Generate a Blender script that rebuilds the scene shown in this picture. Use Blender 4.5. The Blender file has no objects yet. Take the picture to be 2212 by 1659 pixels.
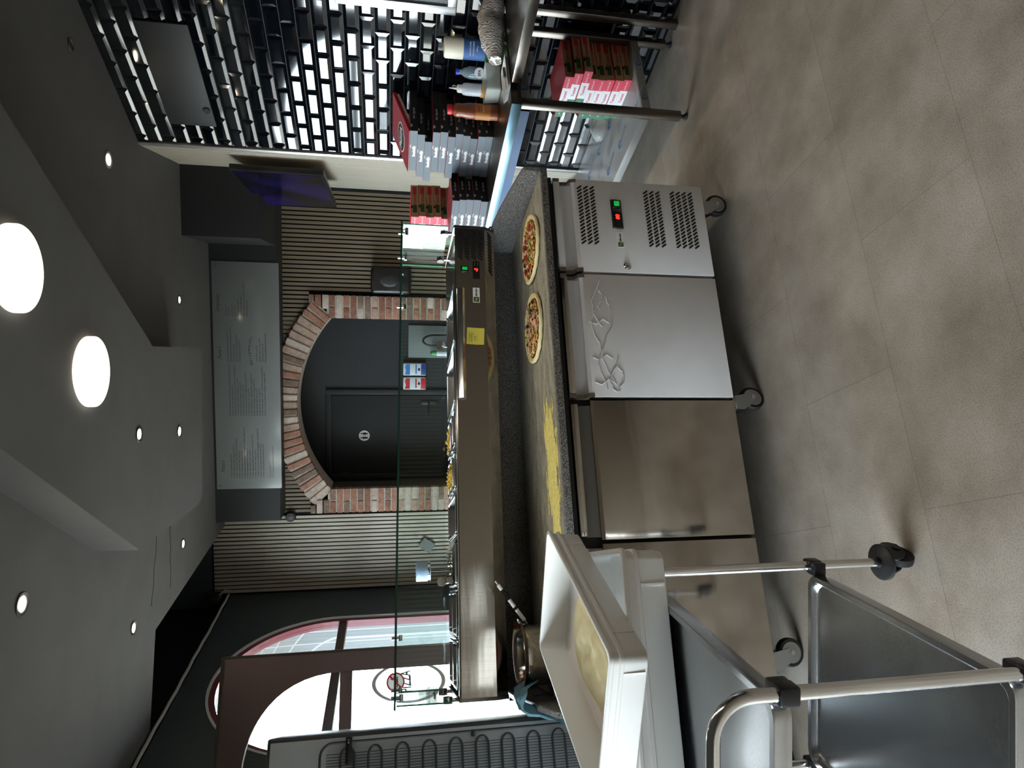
import bpy, bmesh, math, random
from mathutils import Matrix, Vector, noise

# ------------------------------------------------------------------ camera, world, exposure
SC = bpy.context.scene
COL = SC.collection
PI = math.pi
random.seed(7)
FPX, PITCH, YAW, ROLL = 1434.04, 0.17931, 0.31215, 0.00573
CAM = Vector((-1.669, -2.327, 1.503))
cy_, sy_, cp_, sp_ = math.cos(YAW), math.sin(YAW), math.cos(PITCH), math.sin(PITCH)
fw = Vector((sy_ * cp_, cy_ * cp_, -sp_)); rt = Vector((cy_, -sy_, 0)); up = rt.cross(fw)
cr_, sr_ = math.cos(ROLL), math.sin(ROLL)
rt, up = rt * cr_ + up * sr_, up * cr_ - rt * sr_
cam_d = bpy.data.cameras.new('camera'); cam = bpy.data.objects.new('camera', cam_d); COL.objects.link(cam)
cam_d.sensor_fit = 'HORIZONTAL'; cam_d.sensor_width = 36.0; cam_d.lens = 36.0 * FPX / 2212.0
cam_d.clip_start = 0.05; cam_d.clip_end = 200
X_, Y_, Z_ = -up, rt, -fw                      # the phone was held upright: the frame lies on its side
cam.matrix_world = Matrix(((X_.x, Y_.x, Z_.x, CAM.x), (X_.y, Y_.y, Z_.y, CAM.y), (X_.z, Y_.z, Z_.z, CAM.z), (0, 0, 0, 1)))
SC.camera = cam
SC.view_settings.view_transform = 'Standard'; SC.view_settings.look = 'None'
SC.view_settings.gamma = 1.0; SC.view_settings.use_curve_mapping = False
SC.view_settings.exposure = 1.75
SC.cycles.use_denoising = True
SC.cycles.max_bounces = 7; SC.cycles.glossy_bounces = 4; SC.cycles.diffuse_bounces = 4; SC.cycles.transmission_bounces = 5
SC.cycles.transparent_max_bounces = 10; SC.cycles.sample_clamp_indirect = 6.0
SC.cycles.caustics_reflective = False; SC.cycles.caustics_refractive = False
W = bpy.data.worlds.new('sky'); SC.world = W; W.use_nodes = True
bg = W.node_tree.nodes['Background']; bg.inputs[0].default_value = (0.80, 0.92, 1.0, 1); bg.inputs[1].default_value = 9.0

def frame(o, s, d):
    z = Vector((0, 0, 1))
    return Matrix(((s.x, d.x, 0, o.x), (s.y, d.y, 0, o.y), (0, 0, 1, o.z), (0, 0, 0, 1)))
a25 = math.radians(-25)
BT = Vector((math.cos(a25), math.sin(a25), 0)); BN = Vector((BT.y, -BT.x, 0))
BWM = frame(Vector((1.98, 3.10, 0)), -BT, BN)                         # back wall: s runs to the left, d into the room
LWM = frame(Vector((-1.54, 4.735, 0)), BN, BT)                        # window wall: s runs toward the camera
TWM = frame(Vector((1.11, 1.45, 0)), Vector((-.156, .988, 0)).normalized(), Vector((-.988, -.156, 0)).normalized())
SWV = Vector((.87, 1.65, 0)); SWL = SWV.length; SWV.normalize()
SWM = frame(Vector((1.11, 1.45, 0)), SWV, Vector((-SWV.y, SWV.x, 0)))

def area_portal(name, M, s, z, ws, hz, d):
    l = bpy.data.lights.new(name, 'AREA'); l.shape = 'RECTANGLE'; l.size = ws; l.size_y = hz; l.cycles.is_portal = True
    o = bpy.data.objects.new(name, l); COL.objects.link(o)
    R = Matrix.Rotation(math.radians(-90), 4, 'X')                     # -Z of the lamp looks along +d
    o.matrix_world = M @ Matrix.Translation((s, d, z)) @ Matrix.Rotation(math.radians(-90), 4, 'X') @ Matrix.Rotation(PI, 4, 'X')
    return o
area_portal('daylight_arch', LWM, 1.52, 1.66, 2.1, 2.4, -0.45)
area_portal('daylight_door', LWM, 3.13, 1.18, 1.1, 2.5, -0.45)
area_portal('daylight_shopfront', LWM, 6.2, 1.05, 4.0, 1.7, -0.45)

# ------------------------------------------------------------------ materials
def lin(c):
    return tuple(((v / 255) / 12.92 if v / 255 <= .04045 else ((v / 255 + .055) / 1.055) ** 2.4) for v in c)
MATS = {}
def mat(name, rgb, rough=.5, metal=0., spec=.5, coat=0., emit=None, es=0., alpha=1., trans=0., ior=1.45, srgb=True):
    m = bpy.data.materials.new(name); m.use_nodes = True
    b = m.node_tree.nodes['Principled BSDF']
    c = lin(rgb) if srgb else rgb
    b.inputs['Base Color'].default_value = (*c, 1); b.inputs['Roughness'].default_value = rough
    b.inputs['Metallic'].default_value = metal; b.inputs['Specular IOR Level'].default_value = spec
    b.inputs['Coat Weight'].default_value = coat; b.inputs['Alpha'].default_value = alpha
    b.inputs['Transmission Weight'].default_value = trans; b.inputs['IOR'].default_value = ior
    if emit:
        b.inputs['Emission Color'].default_value = (*lin(emit), 1); b.inputs['Emission Strength'].default_value = es
    MATS[name] = m
    return m
def nd(m, t, **kw):
    n = m.node_tree.nodes.new(t)
    for k, v in kw.items():
        if k.startswith('i_'):
            n.inputs[k[2:].replace('_', ' ')].default_value = v
        else:
            setattr(n, k, v)
    return n
def lk(m, a, ao, b, bi): m.node_tree.links.new(a.outputs[ao], b.inputs[bi])
def P(m): return m.node_tree.nodes['Principled BSDF']
def ramp(m, stops):
    r = nd(m, 'ShaderNodeValToRGB'); cr = r.color_ramp
    while len(cr.elements) < len(stops): cr.elements.new(.5)
    for e, (p, c) in zip(cr.elements, stops): e.position = p; e.color = (*lin(c), 1)
    return r
def coords(m, scale=(1, 1, 1), kind='Object'):
    t = nd(m, 'ShaderNodeTexCoord'); mp = nd(m, 'ShaderNodeMapping'); mp.inputs['Scale'].default_value = scale
    lk(m, t, kind, mp, 'Vector'); return mp
def noisy(m, stops, scale, detail=4, sc=(1, 1, 1), rough=.6, bump=0., bdist=.002):
    mp = coords(m, sc); n = nd(m, 'ShaderNodeTexNoise'); n.inputs['Scale'].default_value = scale
    n.inputs['Detail'].default_value = detail; n.inputs['Roughness'].default_value = rough
    lk(m, mp, 0, n, 'Vector'); r = ramp(m, stops); lk(m, n, 0, r, 0); lk(m, r, 0, P(m), 'Base Color')
    if bump:
        b = nd(m, 'ShaderNodeBump'); b.inputs['Strength'].default_value = bump; b.inputs['Distance'].default_value = bdist
        lk(m, n, 0, b, 'Height'); lk(m, b, 0, P(m), 'Normal')
    return m

def steel(name, rgb, rough, wav=.25, sc=(1.2, 3, 9), dist=.004, brush=.05):
    m = mat(name, rgb, rough, 1.0)
    mp = coords(m, sc); n = nd(m, 'ShaderNodeTexNoise'); n.inputs['Scale'].default_value = 2.2; n.inputs['Detail'].default_value = 1.5
    lk(m, mp, 0, n, 'Vector')
    b = nd(m, 'ShaderNodeBump'); b.inputs['Strength'].default_value = wav; b.inputs['Distance'].default_value = dist
    lk(m, n, 0, b, 'Height'); lk(m, b, 0, P(m), 'Normal')
    mp2 = coords(m, (400, 400, 4)); n2 = nd(m, 'ShaderNodeTexNoise'); n2.inputs['Scale'].default_value = 1.0
    lk(m, mp2, 0, n2, 'Vector')
    mr = nd(m, 'ShaderNodeMapRange'); mr.inputs['To Min'].default_value = max(rough - brush, .02); mr.inputs['To Max'].default_value = rough + brush
    lk(m, n2, 0, mr, 0); lk(m, mr, 0, P(m), 'Roughness')
    return m
ms = steel('steel_brushed', (186, 179, 171), .13)
P(ms).inputs['Anisotropic'].default_value = .6; tgn = nd(ms, 'ShaderNodeTangent'); tgn.direction_type = 'RADIAL'; tgn.axis = 'Z'; P(ms).inputs['Anisotropic Rotation'].default_value = .25; lk(ms, tgn, 0, P(ms), 'Tangent')
steel('steel_polished', (214, 210, 204), .10, .12)
steel('steel_bright', (225, 224, 222), .14, .1)
steel('steel_dark', (120, 112, 104), .3, .1)
steel('steel_tray', (200, 203, 206), .22, .5, (2, 2, 2), .006, .1)
steel('chrome', (225, 225, 225), .06, 0)
steel('zinc', (176, 178, 180), .38, .1)
steel('steel_film', (150, 186, 205), .33, .1)
mat('film_blue', (70, 92, 128), .4)
mat('film_white', (140, 139, 137), .32)
mat('film_ink', (52, 104, 158), .5)
m = mat('white_film', (206, 204, 203), .34); noisy(m, [(.3, (200, 198, 198)), (.7, (212, 210, 210))], 3)
mat('handle_grey', (92, 86, 78), .38)
mat('gasket_black', (12, 12, 13), .6)
mat('slot_black', (4, 4, 4), .9)
mat('rubber', (22, 22, 23), .7)
mat('wheel_grey', (70, 70, 72), .55)
mat('plastic_black', (18, 18, 20), .34)
mat('plastic_dark', (38, 39, 41), .42)
m = mat('plastic_white', (226, 226, 222), .33); P(m).inputs['Subsurface Weight'].default_value = .0
m = mat('plastic_milky', (226, 224, 219), .36)
mat('white', (232, 232, 230), .5)
mat('paper_white', (232, 232, 232), .6)
mat('black_ink', (14, 14, 15), .6)
mat('grey_ink', (72, 76, 78), .7)
mat('led_red', (255, 30, 20), .4, emit=(255, 36, 24), es=1.3)
mat('led_green', (10, 150, 60), .3, emit=(20, 190, 70), es=.18)
mat('badge_green', (60, 86, 50), .5)
mat('note_yellow', (228, 214, 92), .75)
mat('lamp_panel', (255, 250, 235), .5, emit=(255, 244, 228), es=6.0)
mat('lamp_rim', (240, 236, 226), .4, emit=(255, 242, 222), es=.55)
mat('lamp_spot', (255, 250, 235), .5, emit=(255, 236, 200), es=26.0)
mat('lamp_ring_dark', (52, 52, 54), .4)
mat('lamp_ring_light', (150, 150, 152), .35)
m = mat('paint_dark', (31, 33, 36), .62); noisy(m, [(.3, (29, 31, 34)), (.7, (33, 35, 38))], 2.5)
mat('paint_black', (21, 23, 26), .55)
m = mat('paint_green_dark', (58, 68, 72), .6); noisy(m, [(.3, (54, 64, 68)), (.7, (62, 72, 76))], 2)
m = mat('ceiling_paint', (108, 107, 107), .8); noisy(m, [(.3, (84, 84, 85)), (.7, (92, 92, 93))], 3, 6, bump=.15, bdist=.002)
m = mat('slat_wood_dim', (150, 134, 112), .6)  # oak slats away from the window, their dimness put into the tone
noisy(m, [(.25, (102, 91, 75)), (.6, (117, 105, 87)), (.85, (128, 116, 97))], 6, 5, (6, 6, .35))
m = mat('slat_wood_daylit', (176, 170, 156), .6)  # the same oak with the window's daylight put into its colour
noisy(m, [(.25, (166, 160, 146)), (.8, (190, 184, 170))], 6, 5, (6, 6, .35))
mat('slat_felt', (9, 9, 9), .95)
mat('tile_black', (4, 7, 13), .055, spec=.8, coat=.3)
mat('tile_grout', (46, 47, 48), .7)
mat('alu', (196, 197, 198), .35, .9)
mat('brown_frame', (82, 68, 66), .45)
mat('maroon', (104, 44, 56), .45)
mat('window_white', (205, 210, 212), .5)
m = mat('reveal_tile', (120, 126, 130), .6)
mp = coords(m, (1, 1, 1)); bk = nd(m, 'ShaderNodeTexBrick'); bk.offset = 0; bk.inputs['Scale'].default_value = 1
bk.inputs['Brick Width'].default_value = .1; bk.inputs['Row Height'].default_value = .1; bk.inputs['Mortar Size'].default_value = .004
bk.inputs['Color1'].default_value = (*lin((112, 119, 124)), 1); bk.inputs['Color2'].default_value = (*lin((126, 132, 136)), 1); bk.inputs['Mortar'].default_value = (*lin((166, 170, 172)), 1)
lk(m, mp, 0, bk, 'Vector'); lk(m, bk, 0, P(m), 'Base Color')
def glass(name, tint, alpha_col=(255, 255, 255), refl=.06):
    m = bpy.data.materials.new(name); m.use_nodes = True; nt = m.node_tree; nt.nodes.remove(P(m))
    o = nt.nodes['Material Output']; tr = nd(m, 'ShaderNodeBsdfTransparent'); tr.inputs[0].default_value = (*lin(tint), 1)
    gl = nd(m, 'ShaderNodeBsdfGlossy'); gl.inputs['Roughness'].default_value = .01
    fr = nd(m, 'ShaderNodeFresnel'); ge = nd(m, 'ShaderNodeNewGeometry'); mr = nd(m, 'ShaderNodeMapRange')
    mr.inputs['To Min'].default_value = 1.5; mr.inputs['To Max'].default_value = 1 / 1.5; lk(m, ge, 'Backfacing', mr, 0); lk(m, mr, 0, fr, 'IOR')   # thin pane: the same reflectance on both faces
    mx = nd(m, 'ShaderNodeMixShader'); lk(m, fr, 0, mx, 0); lk(m, tr, 0, mx, 1); lk(m, gl, 0, mx, 2); lk(m, mx, 0, o, 0)
    MATS[name] = m
glass('glass_clear', (246, 252, 249))
glass('glass_window', (250, 252, 252))
mat('glass_edge', (52, 150, 118), .15, spec=.7)
mat('glass_edge_dark', (22, 60, 48), .15, spec=.7)

# granite: black speckled stone, flour dust lies on it as its own dirt
m = mat('granite', (60, 60, 60), .32)
mp = coords(m); v = nd(m, 'ShaderNodeTexNoise'); v.inputs['Scale'].default_value = 260; v.inputs['Detail'].default_value = 3; v.inputs['Roughness'].default_value = .7
lk(m, mp, 0, v, 'Vector'); r1 = ramp(m, [(.36, (30, 30, 31)), (.46, (86, 85, 84)), (.54, (128, 126, 123)), (.66, (186, 183, 178))]); lk(m, v, 0, r1, 0)
lk(m, r1, 0, P(m), 'Base Color')
def dusty():
    """the worktop's upper face: the same stone under a thin dusting of flour"""
    m = MATS['granite'].copy(); m.name = 'granite_floured'; MATS['granite_floured'] = m
    nt = m.node_tree; b = P(m); old = b.inputs['Base Color'].links[0].from_socket
    tc = nd(m, 'ShaderNodeTexCoord'); sx = nd(m, 'ShaderNodeSeparateXYZ'); nt.links.new(tc.outputs['Object'], sx.inputs[0])
    mr = nd(m, 'ShaderNodeMapRange'); mr.inputs['From Min'].default_value = .50; mr.inputs['From Max'].default_value = .02
    nt.links.new(sx.outputs['Y'], mr.inputs[0])
    n = nd(m, 'ShaderNodeTexNoise'); n.inputs['Scale'].default_value = 1; n.inputs['Detail'].default_value = 8; n.inputs['Roughness'].default_value = .75
    mp = nd(m, 'ShaderNodeMapping'); mp.inputs['Scale'].default_value = (7, 26, 1); nt.links.new(tc.outputs['Object'], mp.inputs[0]); nt.links.new(mp.outputs[0], n.inputs['Vector'])
    r = ramp(m, [(.42, (0, 0, 0)), (.78, (255, 255, 255))]); nt.links.new(n.outputs[0], r.inputs[0])
    mu = nd(m, 'ShaderNodeMath'); mu.operation = 'MULTIPLY'; nt.links.new(r.outputs[0], mu.inputs[0]); nt.links.new(mr.outputs[0], mu.inputs[1])
    ad = nd(m, 'ShaderNodeMath'); ad.operation = 'MULTIPLY_ADD'; ad.inputs[1].default_value = 1.1; nt.links.new(mu.outputs[0], ad.inputs[0])
    mz = nd(m, 'ShaderNodeMath'); mz.operation = 'MULTIPLY'; mz.inputs[1].default_value = .12; nt.links.new(mr.outputs[0], mz.inputs[0]); nt.links.new(mz.outputs[0], ad.inputs[2])
    mx = nd(m, 'ShaderNodeMixRGB'); nt.links.new(ad.outputs[0], mx.inputs[0]); nt.links.new(old, mx.inputs[1]); mx.inputs[2].default_value = (*lin((200, 194, 168)), 1)
    nt.links.new(mx.outputs[0], b.inputs['Base Color']); b.inputs['Roughness'].default_value = .55
dusty()

# floor: concrete-look vinyl planks, joints along X every 0.43 m
m = mat('floor_vinyl', (180, 172, 160), .42, spec=.4)
mp = coords(m, (1, 1, 1)); n1 = nd(m, 'ShaderNodeTexNoise'); n1.inputs['Scale'].default_value = 3.2; n1.inputs['Detail'].default_value = 8; n1.inputs['Roughness'].default_value = .62
lk(m, mp, 0, n1, 'Vector'); r1 = ramp(m, [(.30, (140, 128, 115)), (.5, (164, 153, 140)), (.72, (184, 174, 163))]); lk(m, n1, 0, r1, 0)
n2 = nd(m, 'ShaderNodeTexNoise'); n2.inputs['Scale'].default_value = 230; n2.inputs['Detail'].default_value = 4; lk(m, mp, 0, n2, 'Vector')
r2 = ramp(m, [(.30, (186, 182, 176)), (.55, (246, 246, 246)), (.7, (255, 255, 255))]); lk(m, n2, 0, r2, 0)
mx = nd(m, 'ShaderNodeMixRGB'); mx.blend_type = 'MULTIPLY'; mx.inputs[0].default_value = .7; lk(m, r1, 0, mx, 1); lk(m, r2, 0, mx, 2)
mpb = coords(m); mpb.inputs['Location'].default_value = (.19, .205, 0)
bk = nd(m, 'ShaderNodeTexBrick'); bk.inputs['Scale'].default_value = 1; bk.inputs['Brick Width'].default_value = .87; bk.inputs['Row Height'].default_value = .435
bk.inputs['Mortar Size'].default_value = .0016; bk.inputs['Mortar Smooth'].default_value = .1
bk.inputs['Color1'].default_value = (1, 1, 1, 1); bk.inputs['Color2'].default_value = (.9, .9, .9, 1); bk.inputs['Mortar'].default_value = (.72, .71, .69, 1)
lk(m, mpb, 0, bk, 'Vector')
mx2 = nd(m, 'ShaderNodeMixRGB'); mx2.blend_type = 'MULTIPLY'; mx2.inputs[0].default_value = 1; lk(m, mx, 0, mx2, 1); lk(m, bk, 0, mx2, 2)
lk(m, mx2, 0, P(m), 'Base Color')

# slat stripes for the walls behind the camera (they only show in reflections)
m = mat('slat_stripes', (110, 98, 80), .6)
mp = coords(m); wv = nd(m, 'ShaderNodeTexWave'); wv.wave_type = 'BANDS'; wv.bands_direction = 'X'; wv.inputs['Scale'].default_value = 7.0 ; wv.inputs['Distortion'].default_value = 0
lk(m, mp, 0, wv, 'Vector'); r1 = ramp(m, [(.0, (8, 8, 8)), (.22, (8, 8, 8)), (.3, (112, 100, 84)), (1, (112, 100, 84))]); r1.color_ramp.interpolation = 'LINEAR'
lk(m, wv, 0, r1, 0); lk(m, r1, 0, P(m), 'Base Color')

BRICK = []
for i, (a, b) in enumerate([((128, 84, 68), (160, 120, 102)), ((150, 128, 116), (186, 170, 158)), ((108, 70, 58), (140, 98, 82)), ((140, 112, 96), (176, 152, 138)), ((96, 76, 66), (128, 106, 94)), ((164, 148, 136), (190, 178, 168))]):
    mm = mat('brick_%d' % i, a, .85); noisy(mm, [(.3, a), (.62, b), (.8, (196, 186, 176))], 26, 6, rough=.7, bump=.5, bdist=.004); BRICK.append(mm.name)
m = mat('mortar', (166, 158, 146), .9); noisy(m, [(.3, (150, 142, 130)), (.7, (178, 170, 158))], 40)
for nm, c, r in [('kraft', (168, 140, 104), .7), ('box_red', (178, 34, 44), .5), ('box_pink', (206, 62, 84), .5), ('box_green', (52, 112, 80), .5), ('box_darkgreen', (44, 72, 34), .55),
                 ('box_white', (220, 220, 222), .5), ('box_black', (16, 17, 19), .5), ('box_grey', (78, 87, 96), .5), ('box_redtop', (128, 40, 52), .5), ('card_inside', (196, 188, 172), .7),
                 ('dough', (238, 224, 170), .6), ('sauce_red', (120, 28, 12), .35), ('sauce_dark', (96, 40, 18), .3), ('cheese', (240, 224, 160), .5), ('cheese_gold', (222, 176, 84), .5), ('ham', (214, 160, 140), .45),
                 ('tomato', (176, 40, 22), .3), ('pepper', (116, 124, 44), .4), ('olive', (52, 44, 26), .35), ('onion', (148, 96, 122), .4), ('onion_pale', (212, 176, 176), .4), ('corn', (226, 186, 62), .4),
                 ('bottle_brown', (128, 70, 42), .3), ('bottle_label', (166, 104, 44), .5), ('label_red', (150, 30, 26), .5), ('cap_red', (190, 24, 34), .4), ('cap_blue', (40, 66, 170), .4), ('label_blue', (50, 92, 150), .5), ('label_green', (36, 96, 54), .5),
                 ('lid_cream', (214, 208, 190), .5), ('squeeze', (198, 204, 214), .4), ('label_amber', (196, 140, 40), .5), ('herb', (150, 156, 132), .8), ('grey_panel', (118, 124, 124), .45), ('soap_green', (70, 150, 90), .4),
                 ('disp_white', (206, 212, 220), .4), ('disp_blue', (60, 120, 196), .4), ('disp_navy', (36, 62, 140), .4), ('disp_red', (190, 34, 46), .4), ('flour', (232, 218, 124), .9),
                 ('flour_edge', (214, 206, 176), .9), ('cloth_blue', (112, 150, 162), .9), ('navy_panel', (34, 42, 56), .6), ('sign_red', (170, 28, 34), .5), ('sticker_pale', (226, 232, 232), .6),
                 ('menu_board', (122, 128, 130), .16), ('cable_white', (196, 200, 198), .5), ('lamp_shade', (150, 172, 200), .5), ('dark_plate', (62, 70, 68), .4), ('sauce_orange', (158, 62, 18), .25), ('coil_black', (34, 38, 42), .45),
                 ('fridge_grey', (176, 184, 190), .42), ('fridge_dark', (58, 62, 64), .4)]:
    mat(nm, c, r)
P(MATS['sticker_pale']).inputs['Alpha'].default_value = .45
m = MATS['dough']; noisy(m, [(.3, (230, 212, 150)), (.7, (244, 232, 186))], 18)
m = MATS['menu_board']; P(m).inputs['Specular IOR Level'].default_value = .5
m = MATS['flour']; noisy(m, [(.3, (222, 204, 104)), (.7, (240, 230, 150))], 60)
m = MATS['cloth_blue']; noisy(m, [(.3, (96, 134, 148)), (.7, (128, 166, 176))], 60, bump=.3)
m = mat('clear_plastic', (200, 206, 204), .2, alpha=.38)
m = mat('bottle_clear', (150, 170, 182), .1, alpha=.45, spec=.7)
m = mat('bag_print', (160, 152, 142), .5)
mp = coords(m, (1, 1, 1)); wv = nd(m, 'ShaderNodeTexWave'); wv.inputs['Scale'].default_value = 26; wv.inputs['Distortion'].default_value = 14; wv.inputs['Detail'].default_value = 3; wv.inputs['Detail Scale'].default_value = .8
lk(m, mp, 0, wv, 'Vector'); r1 = ramp(m, [(.3, (126, 112, 98)), (.5, (214, 210, 206)), (1, (226, 222, 220))]); lk(m, wv, 0, r1, 0); lk(m, r1, 0, P(m), 'Base Color')
m = mat('tv_screen', (8, 7, 16), .12, spec=.6, emit=(30, 22, 110), es=.0)
mp = coords(m, (1.5, 1.5, 1.5)); n1 = nd(m, 'ShaderNodeTexNoise'); n1.inputs['Scale'].default_value = 1.6; lk(m, mp, 0, n1, 'Vector')
r1 = ramp(m, [(.42, (4, 4, 12)), (.55, (30, 22, 110)), (.72, (70, 40, 150))]); lk(m, n1, 0, r1, 0); lk(m, r1, 0, P(m), 'Emission Color'); P(m).inputs['Emission Strength'].default_value = .05

# ------------------------------------------------------------------ mesh helpers
class MB:
    def __init__(self): self.bm = bmesh.new(); self.mats = []; self.M = Matrix.Identity(4)
    def mi(self, name):
        if name not in self.mats: self.mats.append(name)
        return self.mats.index(name)
    def _put(self, t, m):
        i = self.mi(m)
        for f in t.faces: f.material_index = i
        t.transform(self.M)
        if self.M.determinant() < 0: bmesh.ops.reverse_faces(t, faces=t.faces)
        me = bpy.data.meshes.new('tmp'); t.to_mesh(me); t.free(); self.bm.from_mesh(me); bpy.data.meshes.remove(me)
    def box(self, x0, x1, y0, y1, z0, z1, m, bev=0., seg=2, R=None):
        t = bmesh.new(); bmesh.ops.create_cube(t, size=1)
        bmesh.ops.scale(t, vec=(abs(x1 - x0), abs(y1 - y0), abs(z1 - z0)), verts=t.verts)
        if bev: bmesh.ops.bevel(t, geom=t.edges[:], offset=bev, segments=seg, affect='EDGES', profile=.5)
        if R: bmesh.ops.transform(t, matrix=R, verts=t.verts)
        bmesh.ops.translate(t, vec=((x0 + x1) / 2, (y0 + y1) / 2, (z0 + z1) / 2), verts=t.verts)
        self._put(t, m)
    def prism(self, pts, z0, z1, m, M=None, bev=0.):
        """polygon pts in the local XY plane, extruded z0..z1, then placed by M"""
        t = bmesh.new(); lo = [t.verts.new((x, y, z0)) for x, y in pts]; hi = [t.verts.new((x, y, z1)) for x, y in pts]
        t.faces.new(lo[::-1]); t.faces.new(hi); n = len(pts)
        for i in range(n): t.faces.new((lo[i], lo[(i + 1) % n], hi[(i + 1) % n], hi[i]))
        bmesh.ops.recalc_face_normals(t, faces=t.faces)
        if bev: bmesh.ops.bevel(t, geom=t.edges[:], offset=bev, segments=2, affect='EDGES')
        if M: bmesh.ops.transform(t, matrix=M, verts=t.verts)
        self._put(t, m)
    def loft(self, loops, m, cap0=True, cap1=True, closed=True):
        t = bmesh.new(); L = [[t.verts.new(p) for p in lp] for lp in loops]; n = len(L[0])
        for a, b in zip(L, L[1:]):
            for i in range(n if closed else n - 1):
                try: t.faces.new((a[i], a[(i + 1) % n], b[(i + 1) % n], b[i]))
                except ValueError: pass
        if cap0: t.faces.new(L[0][::-1])
        if cap1: t.faces.new(L[-1])
        bmesh.ops.recalc_face_normals(t, faces=t.faces)
        self._put(t, m)
    def lathe(self, prof, m, c=(0, 0, 0), seg=28, M=None):
        loops = []
        for r, z in prof: loops.append([Vector((r * math.cos(2 * PI * i / seg), r * math.sin(2 * PI * i / seg), z)) for i in range(seg)])
        T = Matrix.Translation(c) @ (M or Matrix.Identity(4)); loops = [[T @ v for v in l] for l in loops]
        self.loft(loops, m)
    def tube(self, pts, r, m, seg=10, closed=False, cap=True):
        pts = [Vector(p) for p in pts]; n = len(pts); loops = []; prev = None
        for i, p in enumerate(pts):
            if closed: d = pts[(i + 1) % n] - pts[i - 1]
            else: d = pts[min(i + 1, n - 1)] - pts[max(i - 1, 0)]
            d.normalize()
            if prev is None:
                a = Vector((0, 0, 1)) if abs(d.z) < .9 else Vector((1, 0, 0)); u = d.cross(a).normalized()
            else: u = (prev - d * prev.dot(d)).normalized()
            prev = u; v = d.cross(u)
            loops.append([p + (u * math.cos(2 * PI * k / seg) + v * math.sin(2 * PI * k / seg)) * r for k in range(seg)])
        if closed: loops.append(loops[0])
        self.loft(loops, m, cap and not closed, cap and not closed)
    def cyl(self, a, b, r, m, seg=16): self.tube([a, b], r, m, seg)
    def mesh(self, me, M, m):
        t = bmesh.new(); t.from_mesh(me); bmesh.ops.transform(t, matrix=M, verts=t.verts); self._put(t, m)
    def blob(self, c, sx, sy, sz, m, R=None, sub=1):
        t = bmesh.new(); bmesh.ops.create_icosphere(t, subdivisions=sub, radius=1)
        bmesh.ops.scale(t, vec=(sx, sy, sz), verts=t.verts)
        if R: bmesh.ops.transform(t, matrix=R, verts=t.verts)
        bmesh.ops.translate(t, vec=c, verts=t.verts); self._put(t, m)

def rrect(cx, cy, w, d, r, z, k=5):
    out = []
    for sx, sy, a0 in ((1, 1, 0), (-1, 1, 90), (-1, -1, 180), (1, -1, 270)):
        for i in range(k + 1):
            a = math.radians(a0 + 90 * i / k)
            out.append(Vector((cx + sx * (w / 2 - r) + r * math.cos(a), cy + sy * (d / 2 - r) + r * math.sin(a), z)))
    return out

_TXT = {}
def text_mesh(s, size=1., extrude=.0, italic=0., bold=0.):
    k = (s, size, extrude, italic, bold)
    if k in _TXT: return _TXT[k]
    c = bpy.data.curves.new('txt', 'FONT'); c.body = s; c.size = size; c.extrude = extrude; c.shear = italic; c.offset = bold; c.resolution_u = 2
    c.align_x = 'CENTER'; c.align_y = 'CENTER'
    o = bpy.data.objects.new('txt', c); COL.objects.link(o); bpy.context.view_layer.update()
    me = bpy.data.meshes.new_from_object(o.evaluated_get(bpy.context.evaluated_depsgraph_get()))
    bpy.data.objects.remove(o); bpy.data.curves.remove(c); _TXT[k] = me
    return me
def face_to(o, right, upv):
    """matrix that lays a text's XY plane with +X along right and +Y along up"""
    r = Vector(right).normalized(); u = Vector(upv).normalized(); n = r.cross(u)
    return Matrix(((r.x, u.x, n.x, o[0]), (r.y, u.y, n.y, o[1]), (r.z, u.z, n.z, o[2]), (0, 0, 0, 1)))

def tag(o, label=None, cat=None, group=None, kind=None):
    if label: o['label'] = label
    if cat: o['category'] = cat
    if group: o['group'] = group
    if kind: o['kind'] = kind
    return o
def thing(name, loc, label, cat, group=None, rot=(0, 0, 0)):
    o = bpy.data.objects.new(name, None); COL.objects.link(o); o.location = loc; o.rotation_euler = rot; o.empty_display_size = .1
    return tag(o, label, cat, group)
def world_of(o):
    M = Matrix.LocRotScale(o.location, o.rotation_euler, o.scale)
    return (world_of(o.parent) @ M) if o.parent else M
def build(name, mb, parent=None, world=False, smooth=35, kind=None, label=None, keep=False):
    me = bpy.data.meshes.new(name); bm = mb.bm
    if parent is not None and world: bm.transform(world_of(parent).inverted())
    loc = Vector((0, 0, 0))
    if parent is None and not keep and bm.verts:
        xs = [v.co.x for v in bm.verts]; ys = [v.co.y for v in bm.verts]; z = min(v.co.z for v in bm.verts)
        loc = Vector(((min(xs) + max(xs)) / 2, (min(ys) + max(ys)) / 2, z)); bmesh.ops.translate(bm, vec=-loc, verts=bm.verts)
    bm.to_mesh(me); bm.free()
    for n in mb.mats: me.materials.append(MATS[n])
    if smooth:
        for p in me.polygons: p.use_smooth = True
        me.set_sharp_from_angle(angle=math.radians(smooth))
    o = bpy.data.objects.new(name, me); COL.objects.link(o); o.location = loc
    if parent is not None: o.parent = parent
    if kind: o['kind'] = kind
    if label: o['label'] = label
    return o
def struct(name, mb, smooth=35, keep=True): return build(name, mb, None, smooth=smooth, kind='structure', keep=keep)
def copy_tree(o, parent=None):
    c = o.copy(); COL.objects.link(c)
    if parent is not None: c.parent = parent
    for ch in o.children: copy_tree(ch, c)
    return c

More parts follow.
